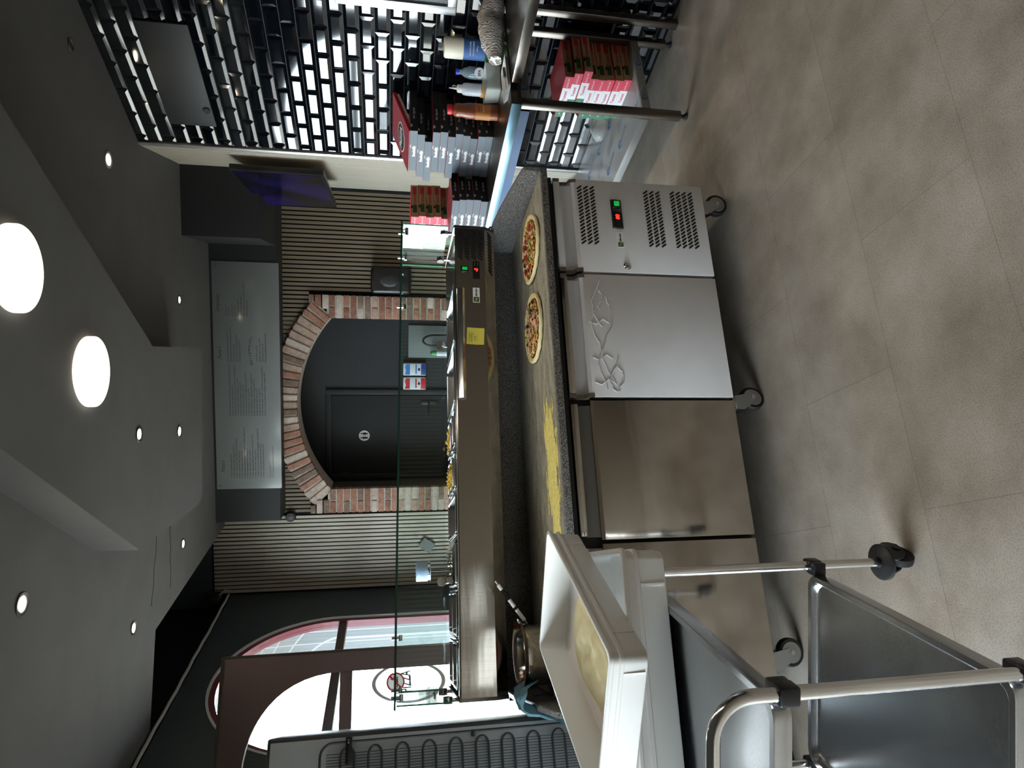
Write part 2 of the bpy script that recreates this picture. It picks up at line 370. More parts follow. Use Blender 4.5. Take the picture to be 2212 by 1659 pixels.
# ------------------------------------------------------------------ the setting
mb = MB(); mb.box(-7.5, 3.2, -5.4, 5.6, -.1, 0, 'floor_vinyl'); struct('floor', mb)
CZ, AZ = 3.05, 2.838
mb = MB()
mb.prism([(2.7, -5.3), (2.7, 5.4), (-.41, 5.4), (-1.776, 2.751), (-2.51, 2.873), (-6.9, 3.6), (-6.9, -5.3)], CZ, 3.7, 'ceiling_paint')
mb.box(-6.9, 2.7, -5.3, 5.5, 3.7, 3.8, 'paint_black'); struct('ceiling', mb)
mb = MB()
mb.prism([(-.473, -3.5), (.56, -3.5), (-.226, 1.484), (.118, 2.424), (-.92, 2.782), (-1.34, 1.64)], AZ, CZ - .0005, 'ceiling_paint'); struct('ceiling', mb)

# back wall: felt and wooden slats round a brick arch
AR = dict(s0=1.205, s1=2.838, zs=2.07, rise=.305)
ac = (AR['s0'] + AR['s1']) / 2; aw = (AR['s1'] - AR['s0']) / 2
Rin = (aw * aw + AR['rise'] ** 2) / (2 * AR['rise']); azc = AR['zs'] + AR['rise'] - Rin
RT = .222
def z_in(s):
    q = Rin * Rin - (s - ac) ** 2
    return azc + math.sqrt(max(q, 0))
def z_out(s):
    q = (Rin + RT) ** 2 - (s - ac) ** 2
    return azc + math.sqrt(max(q, 0))
so0, so1 = AR['s0'] - .215, AR['s1'] + .24
mb = MB(); mb.M = BWM
def slat_run(mb, s0, s1, z0f, z1, mname, pitch=.04, w=.027, dep=.014, back=.004):
    s = s0
    while s + w <= s1 + .001:
        z0 = z0f(s + w / 2)
        if z0 is not None and z1 - z0 > .01: mb.box(s, s + w, back, back + dep, z0, z1, mname)
        s += pitch
def zlow(s):
    if s < so0 - .016 or s > so1 + .016: return 0
    if s < AR['s0'] - .05 or s > AR['s1'] + .05: return 2.262
    return max(z_out(s) + .003, 2.262)
# the wall behind: left and right of the niche and above it
mb.box(-.3, AR['s0'] - .06, -.2, .004, 0, 3.7, 'slat_felt'); mb.box(AR['s0'] - .06, AR['s0'], -.2, .004, 0, 2.1, 'mortar'); mb.box(AR['s1'], AR['s1'] + .06, -.2, .0045, 0, 2.1, 'mortar'); mb.box(AR['s0'] - .06, AR['s0'], -.2, .004, 2.1, 3.7, 'slat_felt'); mb.box(AR['s1'], 4.3, -.2, .004, 0, 3.17, 'slat_felt'); mb.box(AR['s1'], 4.3, -.2, .0, 3.17, 3.7, 'paint_green_dark')
N = 24
for i in range(N):
    a = AR['s0'] + (AR['s1'] - AR['s0']) * i / N; b = AR['s0'] + (AR['s1'] - AR['s0']) * (i + 1) / N
    mb.prism([(a, z_in(a)), (b, z_in(b)), (b, 3.7), (a, 3.7)], -.004, .2, 'mortar', Matrix(((1, 0, 0, 0), (0, 0, -1, 0), (0, 1, 0, 0), (0, 0, 0, 1))))
slat_run(mb, .045, so1 + .02, zlow, 2.7, 'slat_wood_dim'); slat_run(mb, so1 + .03, 3.855, lambda s: 0, 3.155, 'slat_wood_daylit')
mb.box(0, .04, 0, .03, 0, 2.5, 'paint_black')
struct('wall_back', mb)

# niche behind the arch, with the toilet door
ND = -.5
mb = MB(); mb.M = BWM
mb.box(.9, 3.3, ND - .1, ND, 0, 3.2, 'paint_dark'); mb.box(.9, 1.0, ND, -.2, 0, 3.2, 'paint_dark'); mb.box(2.93, 3.2, ND, -.2, 0, 3.2, 'paint_dark'); mb.box(1.0, 2.93, ND, -.2, 2.75, 3.2, 'paint_dark')
for s in (1.3, 1.62, 1.94, 2.26, 2.58): mb.box(s, s + .003, ND, ND + .001, 2.17, 2.75, 'paint_black')
for z in (1.76, 2.0): mb.box(1.0, 1.93, ND, ND + .001, z, z + .003, 'paint_black')
mb.box(1.62, 1.623, ND, ND + .001, 0, 2.2, 'paint_black'); mb.box(1.34, 1.343, ND, ND + .001, 0, 2.2, 'paint_black')
struct('wall_niche', mb)
D1 = bpy.data.objects.new('door_1', None); COL.objects.link(D1); D1.location = BWM @ Vector((2.42, ND, 0)); tag(D1, kind='structure')
mb = MB(); mb.M = BWM
mb.box(1.945, 2.0, ND, ND + .03, 0, 2.165, 'paint_dark', .004); mb.box(2.83, 2.885, ND, ND + .03, 0, 2.165, 'paint_dark', .004); mb.box(1.945, 2.885, ND, ND + .0295, 2.11, 2.165, 'paint_dark', .004)
build('door_frame', mb, D1, True)
mb = MB(); mb.M = BWM; mb.box(2.008, 2.822, ND, ND + .018, .01, 2.102, 'paint_dark', .003); leaf1 = build('door_leaf', mb, D1, True)
mb = MB(); mb.M = BWM; mb.box(2.06, 2.10, ND + .018, ND + .026, 1.02, 1.20, 'plastic_black', .003)
mb.tube([(2.08, ND + .02, 1.12), (2.08, ND + .06, 1.12), (2.2, ND + .065, 1.12)], .009, 'plastic_black'); build('door_handle', mb, D1, True)
mb = MB(); mb.M = BWM; mb.box(2.815, 2.825, ND + .018, ND + .024, 1.93, 2.02, 'steel_dark'); build('hinge', mb, D1, True)
t = thing('restroom_sign', BWM @ Vector((2.43, ND + .018, 1.78)), 'round white restroom sign with two black figures on dark door', 'sign')
mb = MB(); mb.lathe([(.001, 0), (.055, 0), (.055, .003), (.001, .003)], 'paper_white', M=face_to((0, 0, 0), -BWM.col[0].xyz, (0, 0, 1))); build('plate', mb, t)
F0 = face_to((0, 0, 0), -BWM.col[0].xyz, (0, 0, 1))
mb = MB()
def flat(mb, pts, m, z=.0035, h=.0006, F=F0): mb.prism(pts, z, z + h, m, F)
def circ(cx, cy, r, n=14): return [(cx + r * math.cos(2 * PI * i / n), cy + r * math.sin(2 * PI * i / n)) for i in range(n)]
flat(mb, circ(-.022, .03, .008), 'black_ink'); flat(mb, [(-.033, .019), (-.011, .019), (-.011, -.008), (-.015, -.038), (-.029, -.038), (-.033, -.008)], 'black_ink')
flat(mb, circ(.022, .03, .008), 'black_ink'); flat(mb, [(.014, .019), (.030, .019), (.038, -.014), (.030, -.016), (.028, -.038), (.016, -.038), (.014, -.016), (.006, -.014)], 'black_ink')
flat(mb, [(-.0008, .042), (.0008, .042), (.0008, -.042), (-.0008, -.042)], 'black_ink'); build('pictogram', mb, t)

# brick arch
rng = random.Random(3)
t = thing('brick_arch', BWM @ Vector((ac, .06, 0)), 'old red brick segmental arch on two brick pillars round the toilet niche', 'archway')
def brick(mb, s0, s1, z0, z1, d1=.06, rot=None, d0=.006):
    m = rng.choice(BRICK); j = rng.uniform(-.004, .005)
    R = Matrix.Rotation(rng.uniform(-.012, .012), 4, 'Y')
    mb.box(s0, s1, d0, d1 + j, z0, z1, m, .005, 2, R)
for a, b in ((AR['s0'] - .215, AR['s0']), (AR['s1'], AR['s1'] + .24)):
    mb = MB(); mb.M = BWM; mb.box(a + .006, b - .006, .006, .05, 0, 2.10, 'mortar'); z = .012; k = 0
    while z < (2.07 if a < 2 else 2.05):
        if k % 2: brick(mb, a, (a + b) / 2 - .006, z, z + .052); brick(mb, (a + b) / 2 + .006, b, z, z + .052)
        else: brick(mb, a, b, z, z + .052)
        z += .065; k += 1
    build('pillar', mb, t, True)
mb = MB(); mb.M = BWM
th0 = math.asin(aw / Rin); nb = 27
arc_o = [(ac + (Rin + RT - .008) * math.sin(th0 * 1.02 * (2 * i / 30 - 1)), azc + (Rin + RT - .008) * math.cos(th0 * 1.02 * (2 * i / 30 - 1))) for i in range(31)]
arc_i = [(ac + (Rin + .008) * math.sin(th0 * 1.02 * (2 * i / 30 - 1)), azc + (Rin + .008) * math.cos(th0 * 1.02 * (2 * i / 30 - 1))) for i in range(31)]
XZ = Matrix(((1, 0, 0, 0), (0, 0, -1, 0), (0, 1, 0, 0), (0, 0, 0, 1)))
for i in range(30): mb.prism([arc_i[i], arc_i[i + 1], arc_o[i + 1], arc_o[i]], -.05, -.006, 'mortar', XZ)
for i in range(nb):
    th = -th0 * 1.01 + 2 * th0 * 1.01 * (i + .5) / nb; rc = Rin + RT / 2
    w = 2 * th0 * Rin / nb - .012
    m = rng.choice(BRICK); R = Matrix.Rotation(th + rng.uniform(-.01, .01), 4, 'Y')
    c = Vector((ac + rc * math.sin(th), 0, azc + rc * math.cos(th)))
    t0 = bmesh.new(); bmesh.ops.create_cube(t0, size=1); bmesh.ops.scale(t0, vec=(w, .052 + rng.uniform(0, .008), RT), verts=t0.verts)
    bmesh.ops.bevel(t0, geom=t0.edges[:], offset=.005, segments=2, affect='EDGES'); bmesh.ops.transform(t0, matrix=R, verts=t0.verts)
    bmesh.ops.translate(t0, vec=c + Vector((0, .033, 0)), verts=t0.verts); mb._put(t0, m)
for a, b, sg in ((so0, AR['s0'] + .02, 1), (AR['s1'] - .02, so1, -1)):   # the corner blocks between pillar and arch
    zt = 2.25
    x0, x1 = (a, a + .13) if sg > 0 else (b - .13, b)
    brick(mb, x0, x1, 2.085, 2.14); brick(mb, x0, x1 - .02 if sg > 0 else x1, 2.15, 2.205); brick(mb, x0 if sg > 0 else x0 + .05, x1 - .05 if sg > 0 else x1, 2.215, 2.26)
build('arch_ring', mb, t, True)

# dark boxed beam over the arch and the duct casing right of it
mb = MB(); mb.M = BWM; mb.box(-.1, 3.048, .02, .3224, 2.496, CZ, 'paint_dark'); struct('trim_2', mb)
mb = MB(); mb.M = BWM; mb.box(-.35, .585, .33, 1.056, 2.496, CZ, 'paint_dark'); struct('trim_3', mb)

# slatted return wall and tiled wall on the right
mb = MB(); mb.M = SWM
mb.box(0, SWL + .1, -.1, .004, 0, 3.2, 'slat_felt'); slat_run(mb, .022, SWL - .02, lambda s: 0, CZ, 'slat_wood_daylit'); struct('wall_side', mb)
mb = MB(); mb.M = TWM; mb.box(-.012, .012, -.03, .016, 0, 3.06, 'alu', .003); struct('trim_1', mb)
mb = MB(); mb.M = TWM; TP, TH = .1685, .0813
mb.box(-6.9, -.012, -.12, -.002, 0, 3.7, 'tile_grout'); mb.box(-6.9, -2.8, -.002, .006, 0, 3.1, 'tile_black')
tb = bmesh.new(); ti = mb.mi('tile_black')
nrow = int(3.06 / TH) + 1
for r in range(nrow):
    z0 = r * TH - .02; z1 = z0 + TH - .0042
    s = -.012 - (TP * .5 if r % 2 else 0) - TP * .75
    segs = [(s + TP, min(s + TP * 2 - .0042, -.014))]
    q = s + TP
    if r % 2 == 0: segs = [(q, min(q + TP - .0042, -.014))]
    k = 0
    while True:
        a = q - TP * k
        if a < -2.8: break
        segs.append((a, min(a + TP - .0042, -.014))); k += 1
    done = set()
    for a, b in segs:
        if round(a, 4) in done or b - a < .02: continue
        done.add(round(a, 4)); zz0, zz1 = max(z0, 0), min(z1, 3.055)
        if zz1 - zz0 < .03: continue
        bv = .017; j = [random.uniform(-.0005, .0005) for _ in range(4)]
        o = [tb.verts.new((x, 0, z)) for x, z in ((a, zz0), (b, zz0), (b, zz1), (a, zz1))]
        e = [tb.verts.new((x, .0022, z)) for x, z in ((a, zz0), (b, zz0), (b, zz1), (a, zz1))]
        i2 = [tb.verts.new((x, .0085 + j[n], z)) for n, (x, z) in enumerate(((a + bv, zz0 + bv), (b - bv, zz0 + bv), (b - bv, zz1 - bv), (a + bv, zz1 - bv)))]
        for n in range(4):
            tb.faces.new((o[n], o[(n + 1) % 4], e[(n + 1) % 4], e[n])); tb.faces.new((e[n], e[(n + 1) % 4], i2[(n + 1) % 4], i2[n]))
        tb.faces.new(i2)
bmesh.ops.recalc_face_normals(tb, faces=tb.faces)
mb._put(tb, 'tile_black'); struct('wall_right', mb, smooth=8)

# window wall on the left
mb = MB(); mb.M = LWM; WT = -.31
WA = dict(s0=.57, s1=2.47, zb=.45, zs=1.93, rise=.89); wc = 1.52; wa = .95
def wtop(s): return WA['zs'] + WA['rise'] * math.sqrt(max(0, 1 - ((s - wc) / wa) ** 2))
def wseg(a, b, z0, z1, m='paint_green_dark'): mb.box(a, b, WT, 0, z0, z1, m)
wseg(-.1, .57, 0, 3.01); wseg(2.47, 2.65, 0, 3.01); wseg(.57, 2.47, 0, .45)
XZL = Matrix(((1, 0, 0, 0), (0, 0, 1, 0), (0, 1, 0, 0), (0, 0, 0, 1)))
def wprism(pts, d0, d1, m): mb.prism(pts, d0, d1, m, XZL)
n = 40
for i in range(n):
    a = .57 + 1.9 * (1 - math.cos(PI * i / n)) / 2; b = .57 + 1.9 * (1 - math.cos(PI * (i + 1) / n)) / 2
    wprism([(a, wtop(a)), (b, wtop(b)), (b, 3.01), (a, 3.01)], WT, 0, 'paint_green_dark')
wseg(2.65, 3.62, 2.4, 3.01); wseg(3.62, 4.2, 0, 3.01); wseg(4.2, 8.2, 0, .2); wseg(4.2, 8.2, 1.9, 3.01); wseg(8.2, 11.3, 0, 3.01)
mb.box(-.1, 11.3, WT - .05, -.12, 3.01, 3.7, 'paint_black')
# tiled reveal of the arch, seen on the far jamb
mb.box(.5705, .575, WT - .01, -.07, .45, 1.93, 'reveal_tile')
for i in range(n):
    a = .57 + 1.9 * (1 - math.cos(PI * i / n)) / 2; b = .57 + 1.9 * (1 - math.cos(PI * (i + 1) / n)) / 2
    wprism([(a, wtop(a) - .006), (b, wtop(b) - .006), (b, wtop(b)), (a, wtop(a))], WT - .01, -.07, 'reveal_tile')
struct('wall_left', mb, smooth=30)
W1 = bpy.data.objects.new('window_1', None); COL.objects.link(W1); W1.location = LWM @ Vector((1.52, 0, .45)); tag(W1, kind='structure')
mb = MB(); mb.M = LWM
def arch_pts(off, n=32): return [(wc - (wa - off) * math.cos(PI * i / n), WA['zs'] + (WA['rise'] - off) * math.sin(PI * i / n)) for i in range(n + 1)]
o, i_ = arch_pts(.004), arch_pts(.06)
for k in range(32): mb.prism([o[k], o[k + 1], i_[k + 1], i_[k]], -.075, -.012, 'maroon', XZL)
mb.box(.574, .63, -.075, -.012, .45, 1.93, 'maroon'); mb.box(2.41, 2.466, -.075, -.012, .45, 1.93, 'maroon'); mb.box(.63, 2.41, -.075, -.012, .45, .52, 'maroon')
o, i_ = arch_pts(.0), arch_pts(.018)
for k in range(32): mb.prism([o[k], o[k + 1], i_[k + 1], i_[k]], -.012, .004, 'window_white', XZL)
mb.box(.57, .588, -.012, .004, .45, 1.93, 'window_white'); build('window_frame', mb, W1, True)
mb = MB(); mb.M = LWM; mb.box(.63, 2.41, -.09, -.02, 1.885, 1.955, 'brown_frame', .006); build('transom', mb, W1, True)
mb = MB(); mb.M = LWM; mb.box(.63, 2.41, -.05, -.044, .52, 1.9, 'glass_window')
pts = arch_pts(.06); mb.prism(pts, -.05, -.044, 'glass_window', XZL); build('window_pane', mb, W1, True)
W2 = bpy.data.objects.new('window_2', None); COL.objects.link(W2); W2.location = LWM @ Vector((6.2, 0, .2)); tag(W2, kind='structure')
mb = MB(); mb.M = LWM
for s in (4.2, 5.5, 6.85, 8.13): mb.box(s, s + .07, -.2, -.1, .2, 1.9, 'brown_frame')
mb.box(4.27, 8.13, -.2, -.1, .2, .27, 'brown_frame'); mb.box(4.27, 8.13, -.2, -.1, 1.83, 1.9, 'brown_frame'); build('window_frame', mb, W2, True)
# the walls behind the camera
mb = MB(); mb.box(-6.9, 2.7, -3.2, -3.0, 0, 3.7, 'slat_stripes'); struct('wall_front', mb)
# outside: pavement and the pale houses over the road
mb = MB(); mb.box(-40, -2, -30, 40, -.2, -.12, 'mortar'); struct('ground_outside', mb)

# brown casement leaf with an arched pane, standing open into the room
LY = 1.40
D2 = bpy.data.objects.new('door_2', None); COL.objects.link(D2); D2.location = (-2.5, LY, 0); tag(D2, kind='structure')
mb = MB(); x0, x1, zt = -3.03, -1.90, 2.305
XZW = Matrix(((1, 0, 0, 0), (0, 0, -1, LY), (0, 1, 0, 0), (0, 0, 0, 1)))
lc, lw, lz, lr = (x0 + x1) / 2, (x1 - x0) / 2 - .095, 1.73, .465
def ltop(x): return lz + lr * max(0, 1 - abs((x - lc) / lw) ** 2.3) ** (1 / 2.3)
xs = [lc - lw * math.cos(PI * i / 28) for i in range(29)]
for a, b in zip(xs, xs[1:]): mb.prism([(a, ltop(a)), (b, ltop(b)), (b, zt), (a, zt)], -.02, .02, 'brown_frame', XZW)
mb.box(x0, lc - lw, LY - .02, LY + .02, .02, zt, 'brown_frame'); mb.box(lc + lw, x1, LY - .02, LY + .02, .02, zt, 'brown_frame'); mb.box(lc - lw, lc + lw, LY - .02, LY + .02, .02, .5, 'brown_frame')
mb.box(x0 - .006, x1 + .006, LY - .024, LY + .015, zt, zt + .012, 'steel_dark'); mb.box(x1, x1 + .008, LY - .024, LY + .015, .02, zt, 'steel_dark'); build('door_leaf', mb, D2, True, smooth=25)
mb = MB(); mb.box(lc - lw, lc + lw, LY - .018, LY + .018, 1.69, 1.75, 'brown_frame', .004); build('transom', mb, D2, True)
mb = MB(); mb.prism([(lc - lw, .5), (lc + lw, .5)] + [(x, ltop(x)) for x in xs[::-1]], -.003, .003, 'glass_window', XZW); build('door_pane', mb, D2, True)
LF = face_to((0, 0, 0), (1, 0, 0), (0, 0, 1))
t = thing('no_smoking_sign', (-2.062, LY - .005, 1.475), 'round red and white no smoking sticker on the brown door pane', 'sign')
mb = MB(); ring = lambda r0, r1, n=32: [[(r * math.cos(2 * PI * i / n), r * math.sin(2 * PI * i / n)) for i in range(n)] for r in (r0, r1)]
flat(mb, circ(0, 0, .045, 32), 'paper_white', -.0005, .0006, LF); build('disc', mb, t)
mb = MB(); a, b = ring(.038, .046)
for i in range(32): flat(mb, [a[i], a[(i + 1) % 32], b[(i + 1) % 32], b[i]], 'sign_red', .0003, .0004, LF)
flat(mb, [(-.031, -.025), (-.025, -.031), (.031, .025), (.025, .031)], 'sign_red', .0006, .0004, LF); build('prohibition_ring', mb, t)
mb = MB(); flat(mb, [(-.026, -.012), (.016, -.012), (.016, -.004), (-.026, -.004)], 'black_ink', .0002, .0003, LF); flat(mb, [(.018, -.012), (.024, -.012), (.024, -.004), (.018, -.004)], 'black_ink', .0002, .0003, LF)
flat(mb, [(.016, 0), (.020, 0), (.022, .010), (.014, .014), (.017, .024), (.012, .024), (.009, .012), (.017, .008)], 'black_ink', .0002, .0003, LF); build('cigarette', mb, t)
t = thing('window_sticker', (-2.138, LY - .005, 1.293), 'small grey lettered sticker low on the brown door pane', 'sticker')
mb = MB(); flat(mb, [(-.043, -.03), (.043, -.03), (.043, .03), (-.043, .03)], 'sticker_pale', -.0005, .0006, LF); build('backing', mb, t)
mb = MB(); mb.mesh(text_mesh('Nostrech', .022), LF @ Matrix.Translation((0, .015, .0004)), 'grey_ink')
flat(mb, [(-.02, -.018), (.0, -.022), (.022, -.012), (.01, -.004), (.0, -.012), (-.014, -.008)], 'grey_ink', .0003, .0003, LF); build('lettering', mb, t)
t = thing('round_window_decal', LWM @ Vector((1.62, -.043, 1.36)), 'large round pale decal on the arched window glass behind the door stile', 'sticker')
WF = face_to((0, 0, 0), -LWM.col[0].xyz, (0, 0, 1)); a, b = ring(.25, .28, 40)
mb = MB(); flat(mb, circ(0, 0, .25, 40), 'sticker_pale', 0, .0006, WF); build('disc', mb, t)
mb = MB()
for i in range(40): flat(mb, [a[i], a[(i + 1) % 40], b[(i + 1) % 40], b[i]], 'disp_white', 0, .0008, WF)
build('rim', mb, t)
mb = MB(); mb.mesh(text_mesh('PIZZA', .11, bold=.003), WF @ Matrix.Translation((0, .02, .0012)), 'grey_ink'); build('lettering', mb, t)

# ------------------------------------------------------------------ refrigerated pizza counter
CW, DW, GAP = .436, .52, .012
XL = -(CW + 3 * DW + 3 * GAP)                                            # left end of the cabinet
ZB, ZT, ZS, ZW = .17, .763, .869, .899
t = thing('refrigerated_counter', (XL / 2, .35, 0), 'long steel refrigerated counter on castors with white film on two fronts', 'refrigerated counter')
mb = MB(); mb.box(XL, 0, .062, .66, ZB - .012, ZS - .002, 'steel_dark', .004); mb.box(XL, 0, .045, .062, ZB - .01, ZS - .02, 'gasket_black')
mb.box(XL, 0, .004, .05, ZS - .022, ZS - .002, 'gasket_black'); build('cabinet', mb, t, True)
def slot(mb, c, L, w, ang, F, h=.0012, m='slot_black'):
    n = 6; pts = []
    for e in (1, -1):
        for i in range(n + 1):
            a = -PI / 2 + PI * i / n + (0 if e > 0 else PI)
            pts.append((e * (L / 2 - w / 2) + w / 2 * math.cos(a), w / 2 * math.sin(a)))
    R = Matrix.Rotation(ang, 4, 'Z'); pts = [(Vector((x, y, 0))) for x, y in pts]; pts = [(R @ p) for p in pts]
    mb.prism([(p.x + c[0], p.y + c[1]) for p in pts], 0, h, m, F)
FF = face_to((0, 0, 0), (1, 0, 0), (0, 0, 1))                              # plane facing the camera side (-Y)
def FY(y): return Matrix.Translation((0, y, 0)) @ FF
def front(xa, xb, film):
    """one front: face panel, recessed grip, top lip and the two grip end caps"""
    m = 'white_film' if film else 'steel_brushed'
    mb = MB(); mb.box(xa, xb, 0, .042, ZB, ZT - .012, m, .003)
    mb.loft([[Vector((x, y, z)) for y, z in ((0, ZT - .014), (.004, ZT - .002), (.012, ZT), (.03, ZT - .006), (.03, ZT - .02), (.012, ZT - .02))] for x in (xa + .001, xb - .001)], m)
    return mb
def grip(xa, xb, film):
    mb = MB(); m = 'white_film' if film else 'steel_polished'
    mb.loft([[Vector((x, y, z)) for y, z in ((.026, ZT - .01), (.034, ZT + .012), (.034, ZT + .036), (.028, ZT + .05), (.04, ZT + .05), (.042, ZT - .01))] for x in (xa + .014, xb - .014)], m if film else 'handle_grey')
    mb.box(xa + .014, xb - .014, .004, .04, ZT + .048, ZT + .076, 'white_film' if film == 2 else 'steel_brushed', .003)
    return mb
def caps(xa, xb):
    out = []
    for x in (xa, xb - .016):
        mb = MB(); mb.loft([[Vector((q, y, z)) for y, z in ((-.002, ZT - .022), (.003, ZT + .004), (.026, ZT + .012), (.028, ZT + .044), (.002, ZT + .05), (.002, ZT + .077), (.043, ZT + .077), (.043, ZT - .022))] for q in (x, x + .016)], 'handle_grey')
        out.append(mb)
    return out
p = build('compressor_panel', front(-CW, -.002, 2), t, True, label='white film covered compressor panel with three blocks of vents')
build('grip', grip(-CW, 0, 2), p, True)
for mb in caps(-CW, -.002): build('grip_end_cap', mb, p, True)
for zt_, rows, x0, x1, sl in ((.742, 3, -.042, -.303, 17), (.448, 3, -.048, -.303, 17), (.326, 4, -.044, -.303, 17)):
    mb = MB()
    for r in range(rows):
        for k in range(sl):
            x = x0 + (x1 - x0) * k / (sl - 1); slot(mb, (x, zt_ - .014 - r * .0275), .0265, .0072, math.radians(-52), FY(-.0002))
    build('vent_slots', mb, p, True)
mb = MB(); mb.box(-.235, -.095, -.006, 0, .55, .598, 'steel_dark', .003); mb.box(-.232, -.155, -.009, -.005, .553, .594, 'plastic_black', .002); cp = build('control_unit', mb, p, True)
mb = MB(); mb.mesh(text_mesh('00', .024, italic=.1, bold=.001), FY(-.0096) @ Matrix.Translation((-.182, .573, 0)), 'led_red'); build('led_digits', mb, cp, True)
mb = MB(); mb.box(-.138, -.100, -.013, -.005, .556, .592, 'plastic_black', .004); mb.box(-.131, -.108, -.016, -.012, .562, .586, 'led_green', .002); build('power_switch', mb, cp, True, label='green lit rocker switch')
mb = MB(); mb.box(-.32, -.248, -.0016, 0, .556, .584, 'paper_white'); bd = build('badge', mb, p, True)
mb = MB(); mb.box(-.318, -.298, -.0024, -.0015, .559, .581, 'badge_green'); mb.mesh(text_mesh('afin-keg', .012, bold=.0004), FY(-.0022) @ Matrix.Translation((-.274, .57, 0)), 'black_ink')
mb.mesh(text_mesh('96', .014), FY(-.003) @ Matrix.Translation((-.308, .57, 0)), 'note_yellow'); build('badge_lettering', mb, bd, True)
mb = MB(); mb.lathe([(.001, 0), (.016, 0), (.016, .003), (.012, .006), (.009, .006), (.008, .004), (.001, .004)], 'steel_bright', (-.407, -.0005, .552), M=FF); mb.box(-.4085, -.4055, -.006, -.004, .547, .557, 'slot_black'); build('lock', mb, p, True)
x = -CW - GAP
for k in range(3):
    film = 1 if k == 0 else 0
    d = build('door', front(x - DW, x, film), t, True, label='white film covered door' if film else None)
    build('grip', grip(x - DW, x, film), d, True)
    for mb in caps(x - DW, x) if film else []: build('grip_end_cap', mb, d, True)
    if film:   # creases in the loose protective film near the top of the door
        mb = MB(); rr = random.Random(5)
        for cx0, cz, L, amp in ((-.03, .70, .20, .02), (-.16, .715, .17, .016), (-.19, .665, .28, .03), (-.33, .70, .16, .012), (-.36, .655, .14, .02), (-.40, .63, .1, .012), (-.07, .685, .09, .008), (-.1, .655, .10, .008)):
            pts = []
            for i in range(12):
                u = i / 11; pts.append((x + cx0 - L * u, -.0006, cz + amp * math.sin(u * 5 + cx0 * 40) + rr.uniform(-.004, .004)))
            mb.tube(pts, .0036, 'white_film', 6)
        for cx0 in (-.21, -.36, -.46):
            mb.tube([(x + cx0, -.0006, .735), (x + cx0 - .01, -.0006, .71), (x + cx0 + .012, -.0006, .68), (x + cx0 - .004, -.0006, .655)], .0032, 'white_film', 6)
        build('film_creases', mb, d, True)
    else:
        pass
    x -= DW + GAP
def castor(parent, c, r, yaw, name='castor'):
    """swivel castor: plate, fork and wheel"""
    M = Matrix.Translation(c) @ Matrix.Rotation(yaw, 4, 'Z')
    H = ZB - .012
    mb = MB(); mb.M = M; mb.box(-.045, .045, -.04, .04, H - .006, H - .0005, 'zinc'); mb.cyl((0, 0, H - .022), (0, 0, H - .005), .03, 'zinc')
    for y in (-.021, .021):
        mb.prism([(-.03, H - .022), (.03, H - .022), (.032, H - .05), (-.012 + .0, r - .016), (-.04, r - .014), (-.044, r + .012)], y - .0015, y + .0015, 'zinc', Matrix(((1, 0, 0, 0), (0, 0, 1, 0), (0, 1, 0, 0), (0, 0, 0, 1))))
    mb.cyl((-.028, -.026, r), (-.028, .026, r), .008, 'steel_bright')
    c0 = build(name, mb, parent, True)
    mb = MB(); mb.M = M @ Matrix.Translation((-.028, 0, r)) @ Matrix.Rotation(PI / 2, 4, 'X')
    mb.lathe([(.001, -.015), (r * .70, -.015), (r * .72, -.012), (r * .72, .012), (r * .70, .015), (.001, .015)], 'wheel_grey'); mb.lathe([(r * .73, -.016), (r * .93, -.016), (r * 1.0, -.009), (r * 1.0, .009), (r * .93, .016), (r * .73, .016)], 'rubber', seg=36)
    mb.lathe([(r * .66, -.0165), (r * .73, -.0165), (r * .73, -.013), (r * .66, -.013)], 'zinc'); mb.lathe([(r * .66, .013), (r * .73, .013), (r * .73, .0165), (r * .66, .0165)], 'zinc', seg=36)
    build('wheel', mb, c0, True)
for x, y, a in ((-.05, .11, PI), (-.98, .07, PI + .25), (-1.95, .10, PI), (-.07, .58, 2.6), (-1.0, .58, .4), (-1.94, .58, .2)): castor(t, (x, y, 0), .0505, a)

# granite worktop with raised back and sloping side cheeks
t = thing('granite_worktop', (XL / 2, .33, ZS), 'speckled dark granite worktop with raised edges, dusted with flour', 'worktop')
mb = MB(); mb.box(XL - .025, .028, -.025, .70, ZS, ZW - .002, 'granite', .003); s0 = build('slab', mb, t, True)
for v in s0.data.vertices: pass
mb = MB(); mb.box(XL - .0045, .0065, -.018, .664, ZW - .003, ZW, 'granite_floured'); tp = build('floured_top', mb, t, True, label='flour dusted upper face of the slab')
tp.location = Vector((0, 0, 0))
mb = MB(); mb.box(XL - .004, .006, .664, .70, ZW - .002, 1.035, 'granite', .003); build('upstand', mb, t, True)
prof = [(-.0245, ZW - .003), (-.0245, .962), (-.015, .972), (.14, .999), (.27, 1.018), (.41, 1.033), (.699, 1.040), (.699, ZW - .003)]
YZ = Matrix(((0, 0, 1, 0), (1, 0, 0, 0), (0, 1, 0, 0), (0, 0, 0, 1)))
for xa, xb in ((.006, .028), (XL - .025, XL - .004)):
    mb = MB(); mb.prism(prof, xa, xb, 'granite', YZ, .003); build('side_cheek', mb, t, True)
# dark bar front standing behind the counter
mb = MB(); mb.box(-2.10, .06, .74, .80, 0, 1.0, 'navy_panel'); mb.box(-2.10, .06, .725, .74, 0, .10, 'navy_panel'); struct('wall_bar', mb)

